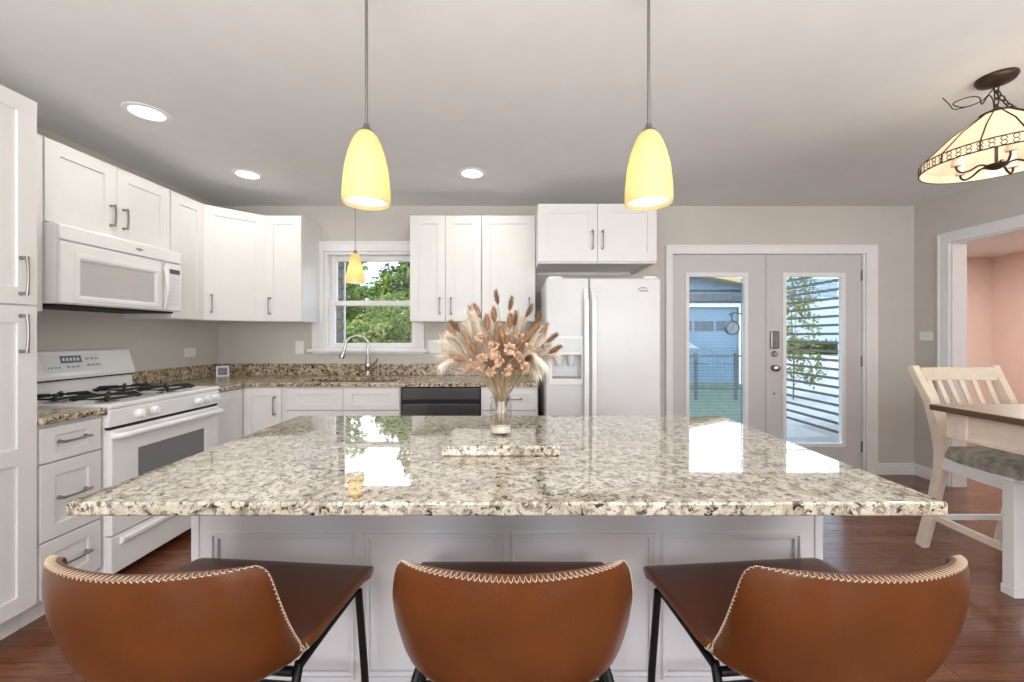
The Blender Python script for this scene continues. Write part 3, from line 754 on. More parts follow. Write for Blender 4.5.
# jar and bouquet ---------------------------------------------------------
VX, VY, VZ = -.040, 1.36, ZT + .031
def jar():
    t = thing('glass_jar', 'clear glass jar with white sand standing on the granite board', 'vase', (VX, VY, VZ))
    prof = [(0, .001), (.034, .001), (.0365, .006), (.037, .02), (.037, .095), (.033, .108), (.033, .122), (.0345, .124), (.0345, .126), (.0325, .126), (.031, .122), (.031, .107), (.035, .094), (.035, .008), (0, .006)]
    MB().lathe(prof, 32).build('glass_body', JAR, t, smooth=50)
    MB().lathe([(0, .007), (.0335, .008), (.0335, .026), (.02, .031), (0, .029)], 24).build('sand', SAND, t, smooth=50)
    m = MB()
    for z in (.112, .117): m.tube([(.0335 * math.cos(R(15 * i)), .0335 * math.sin(R(15 * i)), z) for i in range(24)], .0012, 5, closed=True)
    m.build('thread_ring', JAR, t, smooth=60)
jar()
def bouquet():
    rnd = random.Random(11)
    t = thing('dried_bouquet', 'bouquet of dried bunny tails, blush flowers and pale plumes in the jar', 'dried flowers', (VX, VY, VZ))
    def curve(tip, bend=0, k=10):
        tip = Vector(tip); ba = rnd.uniform(0, 6.283); br = rnd.uniform(.006, .027); base = Vector((br * math.cos(ba), br * math.sin(ba), .03))
        neck = Vector((tip.x * .12 + rnd.uniform(-.012, .012), tip.y * .12 + rnd.uniform(-.012, .012), .13))
        nl = math.hypot(neck.x, neck.y)
        if nl > .027: neck.x *= .027 / nl; neck.y *= .027 / nl
        c2 = neck + (neck - base).normalized() * .11 + Vector((tip.x, tip.y, 0)) * .22 + Vector((0, 0, bend))
        pts = [base]
        for i in range(k + 1):
            u = i / k; pts.append(neck * (1 - u) ** 2 + c2 * 2 * u * (1 - u) + tip * u * u)
        return pts
    def frame(d):
        d = d.normalized(); a = d.orthogonal().normalized(); return d, a, d.cross(a)
    def stem(m, pts, r=.0009): m.tube(pts, r, 5)
    def fuzz(m, c, d, L, rad, n, sp, wd=.0009, fwd=.6):
        d, a, b = frame(d)
        for _ in range(n):
            u = rnd.random(); an = rnd.uniform(0, 6.283); rr = rad * math.sin(math.pi * min(.97, max(.05, u))) ** .7
            rad_d = a * math.cos(an) + b * math.sin(an)
            p = c + d * (u * L) + rad_d * rr * .85; q = p + (rad_d * (1 - fwd) + d * fwd).normalized() * sp * rnd.uniform(.6, 1.2)
            s = rad_d.cross(d) * wd
            m.f([m.v(p - s), m.v(p + s), m.v(q)])
    def tail(tip, mm, size=.04, rad=.0105, bend=0):
        pts = curve(tip, bend); o = MB(); o.mi = 1; stem(o, pts); o.mi = 0
        d = (pts[-1] - pts[-2]).normalized(); q = d.to_track_quat('Z', 'Y').to_matrix().to_4x4()
        o.ball(pts[-1] + d * size * .4, rad * .62, rad * .62, size * .46, 10, 6, q)
        fuzz(o, pts[-1] - d * size * .1, d, size, rad * .75, 260, .014, fwd=.62)
        o.build('bunny_tail', [mm, STEM], t, recalc=False)
    def plume(tip, mm, L=.13, n=260, hair=.045, bend=.04, droop=0, wd=.0013):
        pts = curve(tip, bend, 16); o = MB(); o.mi = 1; stem(o, pts, .001); o.mi = 0
        k = len(pts)
        for _ in range(n):
            u = rnd.random() ** .8; i = (1 - .62 * (1 - u)) * (k - 2); i0 = int(i); fr_ = i - i0
            p = pts[i0].lerp(pts[i0 + 1], fr_); d = (pts[i0 + 1] - pts[i0]).normalized()
            _, a, b = frame(d); an = rnd.uniform(0, 6.283); rd = a * math.cos(an) + b * math.sin(an)
            l_ = hair * rnd.uniform(.5, 1.2) * (1.15 - .5 * u)
            m1 = p + (d * .75 + rd * .5) * l_ * .55; q = p + (d * .8 + rd * .62) * l_ + Vector((0, 0, -droop * l_))
            s = rd.cross(d) * wd
            A, B = o.v(p - s * .6), o.v(p + s * .6); E, F = o.v(m1 - s), o.v(m1 + s)
            o.f([A, B, F, E]); o.f([E, F, o.v(q)])
        o.build('pampas_plume', [mm, STEM], t, recalc=False)
    def flower(tip, mm, rad=.022):
        pts = curve(tip); o = MB(); o.mi = 1; stem(o, pts, .0014); o.mi = 0
        d, a, b = frame(pts[-1] - pts[-2])
        for _ in range(46):
            th = rnd.uniform(0, 6.283); ph = rnd.uniform(.05, 1.5)
            rd = a * math.cos(th) + b * math.sin(th); dr = d * math.cos(ph) + rd * math.sin(ph); tg = dr.cross(d).normalized()
            tg = Matrix.Rotation(rnd.uniform(-.7, .7), 3, dr) @ tg
            r1 = rad * rnd.uniform(.65, 1.15); w = r1 * rnd.uniform(.16, .3); p0 = pts[-1]
            up = dr.cross(tg) * r1 * .15
            v = [o.v(q) for q in (p0 + dr * r1 * .15, p0 + dr * r1 * .7 - tg * w + up, p0 + dr * r1 * .72 + tg * w - up, p0 + dr * r1 - tg * w * .8, p0 + dr * r1 * 1.06 + up, p0 + dr * r1 * .98 + tg * w * .8)]
            o.f([v[0], v[1], v[2]]); o.f([v[1], v[3], v[4], v[2]]); o.f([v[2], v[4], v[5]])
        fuzz(o, pts[-1], d, rad * .6, rad * .5, 90, rad * .6, wd=.0007)
        o.build('dried_flower', [mm, STEM], t, recalc=False)
    # plumes: arching left, upright centre, spraying right
    for p, L, dr in (((-.205, -.02, .215), .14, .5), ((-.20, .05, .285), .14, .4), ((-.175, -.05, .33), .13, .2), ((-.19, .02, .25), .13, .6), ((-.135, .06, .37), .13, .1), ((-.09, -.06, .40), .13, 0),
                     ((-.03, .06, .415), .13, 0), ((.04, -.03, .40), .13, 0), ((.09, .05, .39), .13, 0), ((.135, -.04, .35), .13, .1), ((.165, .04, .30), .13, .2), ((.15, -.05, .22), .12, .8), ((.13, .02, .19), .12, .9), ((.185, 0, .26), .12, .3)):
        plume(p, PLUM, n=900, bend=.05 + (.06 if p[2] < .26 else 0), droop=dr)
    for p in ((-.15, .0, .30), (-.11, .05, .33), (-.07, -.02, .35), (.0, .02, .37), (.06, .06, .34), (.10, -.02, .32), (.13, .03, .28), (-.05, -.06, .32), (.02, -.07, .33), (-.13, -.04, .26)):
        plume(p, PLUMP, n=700, hair=.04, bend=.02)
    for p, s in (((-.145, -.03, .325), 0), ((-.065, -.03, .385), 0), ((-.01, -.02, .43), 1), ((.028, .0, .41), 1), ((.045, -.03, .36), 1), ((.085, .02, .39), 1), ((.115, -.03, .36), 1), ((.15, -.04, .305), 1), ((.125, -.04, .325), 0),
                 ((.095, -.05, .335), 0), ((-.095, -.05, .30), 0), ((-.04, -.07, .345), 0), ((.01, -.09, .31), 0), ((.065, -.06, .30), 0), ((-.075, -.08, .27), 0), ((-.115, -.06, .25), 0), ((-.02, -.05, .37), 0), ((.16, -.02, .27), 1), ((-.13, -.06, .34), 1), ((-.1, .02, .38), 0), ((.03, -.08, .35), 0), ((.08, -.08, .25), 1)):
        tail(p, TAN2 if s else TAN1, size=.045 if s else .05, rad=.0085 if s else .0115)
    for p in ((-.055, -.09, .255), (.0, -.10, .245), (.05, -.09, .26), (-.02, -.1, .29), (.03, -.1, .285), (-.085, -.07, .235), (.09, -.07, .285), (.075, -.08, .225), (-.03, -.08, .215), (.02, -.09, .22), (-.06, -.08, .315), (.06, -.07, .315)):
        flower(p, ROSE, .019)
    for p in ((.125, .03, .385), (.16, -.02, .32)):
        pts = curve(p); o = MB(); stem(o, pts, .0013)
        for k in range(5):
            q = pts[-1 - k]; o.ball(q + Vector((rnd.uniform(-.008, .008), 0, .004)), .004, .004, .008, 6, 4)
        o.build('dark_sprig', TWIG, t)
    for p in ((-.12, -.03, .21), (-.09, .03, .24), (-.06, -.07, .23), (.07, -.06, .22), (.10, .02, .25), (.03, -.08, .27), (-.02, -.09, .26), (.0, .05, .30)):
        plume(p, PLUMP, n=420, hair=.045, bend=.02)
    for p in ((-.185, -.05, .31), (-.16, -.02, .355), (-.11, -.05, .40), (.17, -.03, .33), (.19, .0, .285), (-.2, .0, .26), (.06, .0, .415)):
        plume(p, PLUM, n=170, hair=.085, bend=.02, wd=.0007)
    # bare stems inside the jar
    for k in range(14):
        a = 6.283 * k / 14; pts = [Vector((.02 * math.cos(a), .02 * math.sin(a), .03)), Vector((-.012 * math.cos(a + .5), -.012 * math.sin(a + .5), .13)), Vector((-.035 * math.cos(a + .5), -.035 * math.sin(a + .5), .22))]
        m = MB(); stem(m, pts, .0017); m.build('stem', STEM, t)
bouquet()

# ------------------------------------------------------------------ stools
def stool_mesh():
    # stations along the profile: centre y, centre z, half width, side forward, side lift
    S = [(1.112, .598, .225, 0, .004), (1.119, .617, .240, 0, 0), (1.09, .630, .247, 0, 0), (1.03, .628, .244, 0, .004), (.95, .615, .236, 0, .012), (.87, .597, .228, .012, .022), (.795, .588, .222, .045, .04),
         (.735, .604, .222, .098, .045), (.698, .65, .224, .112, .035), (.676, .71, .226, .108, .022), (.664, .77, .225, .10, .01), (.658, .83, .216, .094, .0), (.657, .866, .203, .090, -.010)]
    def lerp(v):
        x = v * (len(S) - 1); i = min(int(x), len(S) - 2); f = x - i
        def cr(c):
            p0, p1, p2, p3 = (S[max(i - 1, 0)][c], S[i][c], S[i + 1][c], S[min(i + 2, len(S) - 1)][c])
            return .5 * (2 * p1 + (p2 - p0) * f + (2 * p0 - 5 * p1 + 4 * p2 - p3) * f * f + (3 * p1 - p0 - 3 * p2 + p3) * f ** 3)
        return [cr(c) for c in range(5)]
    OY = .9
    def P(u, v):
        y, z, w, fy, lz = lerp(v); a = abs(u)
        # round the four corners of the outline
        return Vector((w * math.sin(u * math.pi / 2 * .86) / math.sin(math.pi / 2 * .86) if v > .45 else w * u, y - OY + fy * a ** 1.85, z + lz * a ** 2.6))
    return P
SP = stool_mesh()
def make_stool(label, x):
    t = thing('bar_stool', label, 'bar stool', (x, .9, 0), 0, 'leather bucket stools at the island')
    P = SP; nu, nv = 24, 44; TH = .021
    # outline with rounded corners: shrink |u| near both ends of v
    def pt(i, j):
        u = -1 + 2 * i / nu; v = j / nv
        k = 1.0
        if v > .94: k = 1 - .06 * ((v - .94) / .06) ** 2
        if v < .06: k = 1 - .10 * ((.06 - v) / .06) ** 2
        vv = v - (.012 * abs(u) ** 6 if v > .9 else 0)
        return P(u * k, vv)
    m = MB(); g = [[m.v(pt(i, j)) for j in range(nv + 1)] for i in range(nu + 1)]
    for i in range(nu):
        for j in range(nv): m.f([g[i][j], g[i][j + 1], g[i + 1][j + 1], g[i + 1][j]])
    bmesh.ops.recalc_face_normals(m.bm, faces=m.bm.faces); m.bm.normal_update()
    mid = g[nu // 2][nv - 3]
    if mid.normal.y > 0: bmesh.ops.reverse_faces(m.bm, faces=m.bm.faces); m.bm.normal_update()
    nrm = {(i, j): g[i][j].normal.copy() for i in range(nu + 1) for j in range(nv + 1)}
    pos = {(i, j): g[i][j].co.copy() for i in range(nu + 1) for j in range(nv + 1)}
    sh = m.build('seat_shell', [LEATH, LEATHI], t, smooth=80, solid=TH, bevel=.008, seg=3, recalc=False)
    # zig-zag stitching along the rim of the back
    path = [(nu, j) for j in range(20, nv + 1)] + [(i, nv) for i in range(nu - 1, -1, -1)] + [(0, j) for j in range(nv - 1, 19, -1)]
    out = [pos[q] for q in path]; nn = [nrm[q] for q in path]
    ed = [(pos[q] - pos[(q[0], nv - 1)] if q[1] == nv else pos[q] - pos[(nu - 1 if q[0] == nu else 1, q[1])]).normalized() for q in path]
    zz = []; n_ = 0
    for a in range(len(path) - 1):
        L = (out[a + 1] - out[a]).length; k = max(1, round(L / .0025))
        for s in range(k):
            f = s / k; o_ = out[a].lerp(out[a + 1], f); nv_ = nn[a].lerp(nn[a + 1], f).normalized(); e_ = ed[a].lerp(ed[a + 1], f).normalized()
            A = o_ - e_ * .0032 + nv_ * .0006; Mi = o_ + (e_ + nv_) * .0007; B = o_ - nv_ * .0125 + e_ * .001
            zz.append((A, Mi, B, Mi)[n_ % 4]); n_ += 1
    MB().tube(zz, .00065, 5).build('stitching', THREAD, t)
    fr_ = MB()
    for s in (-1, 1):
        fr_.tube([(s * .215, .175, .60), (s * .205, .05, .588), (s * .195, -.03, .572)], .009, 8)
    fr_.tube([(-.215, .175, .60), (.215, .175, .60)], .009, 8).tube([(-.19, -.04, .568), (.19, -.04, .568)], .009, 8)
    fr_.build('seat_frame', BLACK, t, smooth=60)
    for s in (-1, 1):
        MB().tube([(s * .225, .175, .604), (s * .236, .185, .40), (s * .25, .20, .002)], .0095, 10).build('leg', BLACK, t, smooth=60)
        MB().tube([(s * .19, -.02, .575), (s * .20, -.05, .55), (s * .212, -.085, .50), (s * .225, -.12, .38), (s * .25, -.19, .002)], .0095, 10).build('leg', BLACK, t, smooth=60)
        MB().tube([(s * .2395, .188, .335), (s * .2275, -.127, .335)], .007, 8).build('stretcher', BLACK, t, smooth=60)
    MB().tube([(-.2395, .188, .335), (.2395, .188, .335)], .008, 8).build('footrest', BLACK, t, smooth=60)
    return t
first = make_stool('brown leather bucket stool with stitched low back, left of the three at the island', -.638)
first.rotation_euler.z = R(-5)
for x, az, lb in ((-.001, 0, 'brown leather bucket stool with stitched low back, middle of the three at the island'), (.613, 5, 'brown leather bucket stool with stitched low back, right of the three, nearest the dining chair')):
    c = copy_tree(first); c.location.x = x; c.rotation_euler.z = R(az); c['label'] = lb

# ------------------------------------------------------------------ lamps
def pendant(loc, label, prof, h, r, cat='pendant light', rod=.005):
    x, y, z = loc
    t = thing('pendant_lamp', label, cat, (x, y, ZC), 0, 'yellow glass pendant lamps')
    zt = z + h - ZC
    MB().lathe([(0, 0), (.06, 0), (.06, -.012), (.045, -.024), (.012, -.03), (0, -.03)], 24).build('canopy', NICK, t, smooth=50)
    MB().tube([(0, 0, -.025), (0, 0, zt + .02)], rod, 10).build('cord', NICK, t, smooth=60)
    MB().lathe([(0, .03), (.009, .028), (.012, .012), (.022, .006), (.024, -.004), (0, -.004)], 16, c=(0, 0, zt)).build('socket_cap', NICK, t, smooth=50)
    pr = [(r * a, zt - h * f) for f, a in prof]
    inn = [(max(.004, q - .004), zz) for q, zz in pr][::-1]
    MB().lathe(pr + inn, 40).build('lamp_shade', PGLASS, t, smooth=60)
    MB().lathe([(0, zt - h + .012), (r * .93, zt - h + .012), (r * .93, zt - h + .016), (0, zt - h + .016)], 32).build('diffuser', LED2, t)
    lamp('POINT', 'pendant_glow', (x, y, z + h * .42), 0.27, (1, .95, .86), shadow_soft_size=.03)
    return t
BUL = [(0, .30), (.02, .36), (.06, .46), (.15, .60), (.3, .755), (.5, .895), (.75, .98), (.9, 1), (1, .985)]
pendant((-.482, 1.345, 1.695), 'yellow glass pendant lamp over the left half of the island', BUL, .234, .0765)
pendant((.446, 1.345, 1.695), 'yellow glass pendant lamp over the right half of the island', BUL, .234, .0765)
pendant((-1.323, 3.43, 1.705), 'small yellow glass pendant lamp hanging in front of the sink window', [(0, .42), (.04, .46), (.2, .54), (.4, .68), (.6, .84), (.8, .97), (.92, 1), (1, .96)], .245, .0775, rod=.003)
dl = ['recessed ceiling downlight above the microwave, nearest the pantry', 'recessed ceiling downlight in front of the corner cabinet', 'recessed ceiling downlight between the two island pendants']
for i, (x, y) in enumerate(DOWN):
    t = thing('recessed_downlight', dl[i] if i < 3 else 'recessed ceiling downlight outside the picture, overhead or farther back', 'ceiling light', (x, y, ZC), 0, 'recessed ceiling downlights' if i < 3 else 'recessed downlights out of view')
    MB().lathe([(.076, -.004), (.09, -.006), (.102, -.003), (.103, 0), (.076, 0)], 36).build('trim_ring', TRIM, t, smooth=50)
    MB().lathe([(0, -.003), (.077, -.003), (.077, -.001), (0, -.001)], 36).build('diffuser', LED, t)

def chandelier():
    X, Y = 2.21, 1.87
    t = thing('dining_chandelier', 'cream art glass cone lamp with bronze fretwork band hanging on the right', 'chandelier', (X, Y, ZC))
    MB().lathe([(0, 0), (.068, 0), (.07, -.01), (.06, -.026), (.032, -.034), (.012, -.045), (0, -.045)], 32).build('canopy', BRONZE, t, smooth=50)
    z = -.05; m = MB()
    def link(c, d, up, L=.02, W=.009):
        d = Vector(d).normalized(); up = Vector(up); pts = [Vector(c) + d * L * math.cos(R(30 * i)) + up * W * math.sin(R(30 * i)) for i in range(12)]
        m.tube(pts, .0028, 6, closed=True)
    for i in range(4): link((0, 0, -.055 - i * .03), (0, 0, 1), (1, 0, 0) if i % 2 else (0, 1, 0))
    # slack chain swagged to the right
    P0, P1, P2 = Vector((.01, 0, -.075)), Vector((.10, 0, -.21)), Vector((.22, .0, -.12))
    for i in range(12):
        u = i / 11; p = P0 * (1 - u) ** 2 + P1 * 2 * u * (1 - u) + P2 * u * u; d = (P1 - P0) * (1 - u) + (P2 - P1) * u
        link(p, d, Vector((0, 1, 0)) if i % 2 else d.normalized().cross(Vector((0, 1, 0))), .017, .008)
    m.build('chain', BRONZE, t, smooth=60)
    m = MB().tube(smooth([(-.01, 0, -.05), (-.05, .01, -.10), (-.11, .02, -.125), (-.17, .01, -.13), (-.195, 0, -.12), (-.15, -.02, -.105), (-.09, -.01, -.10), (-.055, .01, -.12), (-.035, 0, -.085), (-.015, 0, -.11), (-.01, 0, -.16)]), .0025, 6)
    m.tube(smooth([(-.11, .02, -.125), (-.17, .02, -.138), (-.205, .01, -.12), (-.225, .02, -.085)]), .0022, 6); m.build('wire', BRONZE, t, smooth=60)
    zr, zb, za = 2.05 - ZC, 2.092 - ZC, 2.272 - ZC
    N = 12
    MB().lathe([(.05, za), (.055, za + .008), (.03, za + .016), (.012, za + .03), (0, za + .03)], 24).build('cap', BRONZE, t, smooth=50)
    MB().lathe([(.05, za), (.155, 2.19 - ZC), (.247, zb), (.243, zb), (.152, 2.187 - ZC), (.046, za)], N * 3).build('glass_cone', CGLASS, t)
    MB().lathe([(.250, zb), (.252, zr), (.248, zr), (.246, zb)], N * 3).build('glass_band', CGLASS, t)
    m = MB()
    for k in range(N):
        a = 2 * math.pi * k / N; c, s = math.cos(a), math.sin(a)
        m.tube([(.051 * c, .051 * s, za), (.156 * c, .156 * s, 2.191 - ZC), (.249 * c, .249 * s, zb), (.254 * c, .254 * s, zr)], .0028, 6)
    for zz, rr in ((zb, .2495), (zr, .2535)): m.tube([(rr * math.cos(R(10 * i)), rr * math.sin(R(10 * i)), zz) for i in range(36)], .003, 6, closed=True)
    m.build('rib', BRONZE, t, smooth=60)
    m = MB()
    for k in range(48):
        a = 2 * math.pi * k / 48
        for dz, rr in ((.012, .0095), (.030, .0095)):
            cz = zr + dz
            m.tube([((.2535) * math.cos(a + rr * math.cos(R(60 * i)) / .2535), .2535 * math.sin(a + rr * math.cos(R(60 * i)) / .2535), cz + rr * math.sin(R(60 * i))) for i in range(6)], .0016, 4, closed=True)
    m.build('fretwork', BRONZE, t)
    MB().tube([(0, 0, za + .01), (0, 0, -.405)], .006, 10).build('rod', BRONZE, t, smooth=60)
    MB().lathe([(0, -.425), (.015, -.422), (.036, -.41), (.04, -.402), (.016, -.395), (0, -.392)], 20).build('hub', BRONZE, t, smooth=50)
    for k in range(5):
        a = R(72 * k + 20); c, s = math.cos(a), math.sin(a)
        arm = MB().tube(smooth([(.03 * c, .03 * s, -.405), (.06 * c, .06 * s, -.398), (.095 * c, .095 * s, -.418), (.125 * c, .125 * s, -.424), (.143 * c, .143 * s, -.41), (.146 * c, .146 * s, -.39)]), .0045, 8).build('arm', BRONZE, t, smooth=60)
        MB().lathe([(0, -.395), (.018, -.393), (.02, -.382), (.0145, -.38), (.0145, -.335), (0, -.335)], 14, c=(.146 * c, .146 * s, 0)).build('candle_cup', OAKW, arm, smooth=50)
        MB().ball((.146 * c, .146 * s, -.315), .010, .010, .022, 10, 8).build('bulb', BULB, arm, smooth=60)
    lamp('POINT', 'chandelier_glow', (X, Y, 2.12), 1.1, (1, .93, .82), shadow_soft_size=.06)
chandelier()

# ------------------------------------------------------------------ dining set
def dining_chair():
    t = thing('dining_chair', 'whitewashed slat back counter chair with grey seat tucked under the table', 'chair', (2.69, 2.2, 0))
    # local: front towards -Y, seat height .58
    def post(s): return [(s * .235, .256, .002), (s * .232, .235, .10), (s * .228, .19, .30), (s * .226, .158, .48), (s * .226, .15, .58), (s * .228, .165, .70), (s * .234, .21, .88), (s * .242, .268, 1.0), (s * .246, .30, 1.075)]
    for s in (-1, 1):
        MB().sweep(post(s), (1, 0, 0), .04, [.05, .05, .05, .055, .058, .055, .048, .042, .038]).build('rear_post', OAKW, t, bevel=.004)
        m = MB().box(s * .248 - .033, s * .248 + .033, -.235, -.185, .04, .55).box(s * .248 - .037, s * .248 + .037, -.239, -.181, 0, .045)
        m.box(s * .248 - .036, s * .248 + .036, -.238, -.182, .385, .393); m.build('front_leg', WHITEW, t, bevel=.003)
        MB().sweep([(s * .245, -.19, .205), (s * .232, .195, .205)], (0, 0, 1), .036, .024).build('side_stretcher', OAKW, t, bevel=.003)
        MB().sweep([(s * .25, -.21, .53), (s * .23, .15, .535)], (0, 0, 1), .07, .024).build('side_rail', WHITEW, t, bevel=.003)
    MB().box(-.225, .225, .185, .205, .185, .215).build('back_stretcher', WHITEW, t, bevel=.003)
    MB().box(-.24, .24, -.225, -.2, .495, .565).build('seat_rail', WHITEW, t, bevel=.003)
    pts = [(-.23 + .46 * i / 8, .27 + .03 * math.sin(math.pi * i / 8), 1.03) for i in range(9)]
    MB().sweep(pts, (0, 0, 1), .078, .026).build('top_rail', OAKW, t, bevel=.006)
    MB().sweep([(-.226 + .452 * i / 8, .165 + .015 * math.sin(math.pi * i / 8), .69) for i in range(9)], (0, 0, 1), .05, .024).build('lower_rail', OAKW, t, bevel=.004)
    for k in range(6):
        x = -.175 + .07 * k; b = math.sin(math.pi * (x + .23) / .46)
        MB().sweep([(x * .97, .165 + .015 * b, .70), (x * .985, .188 + .024 * b, .80), (x, .232 + .028 * b, .91), (x * 1.02, .268 + .03 * b, 1.0)], (1, 0, 0), .028, .013).build('slat', OAKW, t, bevel=.002)
    # upholstered cushion
    m = MB(); nx, ny = 14, 12; top = []; bot = []
    for i in range(nx + 1):
        a = -1 + 2 * i / nx; ra = []; rb = []
        for j in range(ny + 1):
            b = -1 + 2 * j / ny; wx = .268 - .022 * (b + 1) / 2
            k = math.sqrt(max(0, (1 - .12 * b ** 4))); k2 = math.sqrt(max(0, 1 - .08 * a ** 4))
            x, y = a * wx * k, -.035 + b * .205 * k2
            e = max(abs(a), abs(b)); dome = .058 * (1 - e ** 5) ** .5 if e < 1 else 0
            ra.append(m.v((x, y, .585 + dome))); rb.append(m.v((x * .985, y * .985, .562)))
        top.append(ra); bot.append(rb)
    for i in range(nx):
        for j in range(ny):
            m.f([top[i][j], top[i + 1][j], top[i + 1][j + 1], top[i][j + 1]]); m.f([bot[i][j], bot[i][j + 1], bot[i + 1][j + 1], bot[i + 1][j]])
    for i in range(nx):
        for j in (0, ny): m.f([top[i][j], top[i + 1][j], bot[i + 1][j], bot[i][j]])
    for j in range(ny):
        for i in (0, nx): m.f([top[i][j], top[i][j + 1], bot[i][j + 1], bot[i][j]])
    m.build('seat_cushion', SEATF, t, smooth=75)
dining_chair()
def dining_table():
    t = thing('dining_table', 'counter height table with brown top and whitewashed apron, cut by the right edge', 'table', (2.85, 1.5, 0))
    x0, x1, y0, y1 = -.71, .71, -.6, .60
    tp = MB().box(x0, x1, y0, y1, .888, .912).build('tabletop', TTOP, t, bevel=.004)
    MB().slab((x0 - .002, x1 + .002, y0 - .002, y1 + .002), [(x0 + .03, x1 - .03, y0 + .03, y1 - .03)], .882, .9105, XY).build('edge_band', TEDGE, tp, bevel=.004)
    a = MB().slab((x0 + .04, x1 - .04, y0 + .04, y1 - .04), [(x0 + .065, x1 - .065, y0 + .065, y1 - .065)], .752, .886, XY).build('apron', OAKW, t, bevel=.003)
    m = MB()
    for yy in (y1 - .14, y0 + .1): m.box(x0 + .03, x0 + .045, yy, yy + .045, .754, .884)
    m.box(x0 + .032, x0 + .045, y0 + .05, y1 - .05, .752, .768)
    m.build('apron_block', OAKW, a, bevel=.002)
    MB().box(-.12, .12, -.12, .12, .06, .885).build('pedestal', WHITEW, t, bevel=.01)
    for an in range(4):
        MB().sweep([(.1, 0, .14), (.25, 0, .08), (.36, 0, .03)], (0, 1, 0), .09, [.12, .08, .058]).build('foot', WHITEW, t, bevel=.006, rot=(0, 0, R(45 + 90 * an)))
dining_table()

# ------------------------------------------------------------------ plates on the walls
def plate(name, label, cat, loc, rz, w, h, kind, n=1):
    t = thing(name, label, cat, loc, rz)
    MB().box(-w / 2, w / 2, -.006, 0, -h / 2, h / 2).build('cover_plate', PLASTIC, t, bevel=.002)
    for i in range(n):
        c = (i - (n - 1) / 2) * .046
        if kind == 'switch': MB().box(c - .016, c + .016, -.010, -.005, -.033, .033).build('rocker', PLASTIC, t, bevel=.002)
        elif kind == 'outlet':
            f = MB().box(c - .034, c + .034, -.009, -.005, -.017, .017).build('socket', PLASTIC, t, bevel=.002)
            m = MB()
            for q in (-.018, .018):
                m.box(c + q - .006, c + q + .002, -.0095, -.0085, -.007, -.005).box(c + q - .006, c + q + .002, -.0095, -.0085, .005, .007)
            m.build('slot', DARK, f)
plate('light_switch', 'white light switch plate on the wall left of the window', 'light switch', (-1.945, D, 1.155), 0, .075, .118, 'switch')
plate('light_switch', 'double white light switch plate on the wall right of the window', 'light switch', (-.715, D, 1.165), 0, .12, .118, 'switch', 2)
plate('electrical_outlet', 'white electrical outlet on the left wall between range and corner', 'outlet', (WL, 3.39, 1.125), L90, .118, .075, 'outlet')
plate('light_switch', 'white sideways switch plate on the right wall beside the cased opening', 'light switch', (WR, 3.615, 1.26), -L90, .118, .075, 'outlet')

# ------------------------------------------------------------------ outside
struct(MB().box(-14, 26, D + WT, 40, -.28, -.14).build('ground_lawn', GRASS))
struct(MB().prism([(4.0, 6.2), (22, 6.2), (22, 31), (19.2, 31)], XY, -.139, -.12).build('ground_driveway', CONC))
struct(MB().box(1.2, 5.0, D + WT, 5.9, -.14, -.03).build('ground_porch', CONC))
struct(MB().prism(HP, XY, 2.6, 2.7).box(WL - .4, 4.2, D + WT, 4.45, 2.56, 2.68).box(WL - .4, HX1 + .4, RB - .4, D + WT, 2.6, 2.7).build('roof', ROOFM))
def wing():
    m = MB(); x = -1.80
    z = -.14
    while z < 2.55:
        m.prism([(0, z), (.022, z), (.006, z + .105), (0, z + .105)], lambda u, v, q: (x + u, q, v), D + WT, 4.30); z += .105
    m.box(x - .9, x, D + WT, 4.30, -.14, 2.55)
    w_ = m.build('house_wing', SIDING); tag(w_, 'taupe clapboard wing of the house at the left of the window', 'building')
    MB().box(x - .06, x + .03, 4.30, 4.325, -.14, 2.55).build('corner_board', TRIM, w_)
wing()
def tree(label, x, y, crowns, mats, n, size, trunk=.09, seed=1, name='leafy_tree', cat='tree', group=None, thin=1.0):
    rnd = random.Random(seed)
    t = thing(name, label, cat, (x, y, -.14), 0, group)
    tk = MB(); zt = max(c[2] for c in crowns)
    tk.tube([(0, 0, 0), (.03, .02, zt * .4), (-.02, .04, zt * .8), (0, 0, zt)], [trunk, trunk * .8, trunk * .55, trunk * .2], 8)
    for c in crowns: tk.tube([(0, 0, max(.2, c[2] * .45)), (c[0] * .5, c[1] * .5, c[2] * .75), (c[0], c[1], c[2])], [trunk * .45, trunk * .3, trunk * .1], 6)
    tk.build('trunk', BARK, t, smooth=60)
    m = MB()
    tot = sum(c[3] * c[4] for c in crowns)
    for cx, cy, cz, rx, rz in crowns:
        for _ in range(int(n * rx * rz / tot)):
            while True:
                p = Vector((rnd.uniform(-1, 1), rnd.uniform(-1, 1), rnd.uniform(-1, 1)))
                if .25 < p.length < 1: break
            p = p * (p.length ** -.35) * rnd.uniform(.85, 1.05)
            p = Vector((cx + p.x * rx, cy + p.y * rx, cz + p.z * rz))
            d = Vector((rnd.gauss(0, 1), rnd.gauss(0, 1), rnd.gauss(-.3, .6))).normalized(); s = d.orthogonal().normalized()
            q = Matrix.Rotation(rnd.uniform(0, 6.28), 3, d) @ s
            L = size * rnd.uniform(.6, 1.3); W = L * .36
            m.mi = 0 if rnd.random() < .6 else 1
            m.f([m.v(p), m.v(p + d * L * .5 + q * W), m.v(p + d * L), m.v(p + d * L * .5 - q * W)])
    m.build('foliage', mats, t, recalc=False)
GT = 'garden trees beyond the sink window'
tree('tall bright green tree at the right of the sink window', -2.4, 9.1, [(0, 0, 2.2, .7, .8), (.3, .2, 3.2, .55, .8), (-.25, .1, 2.5, .5, .5)], [LEAF1, LEAF2], 3600, .12, seed=3, group=GT)
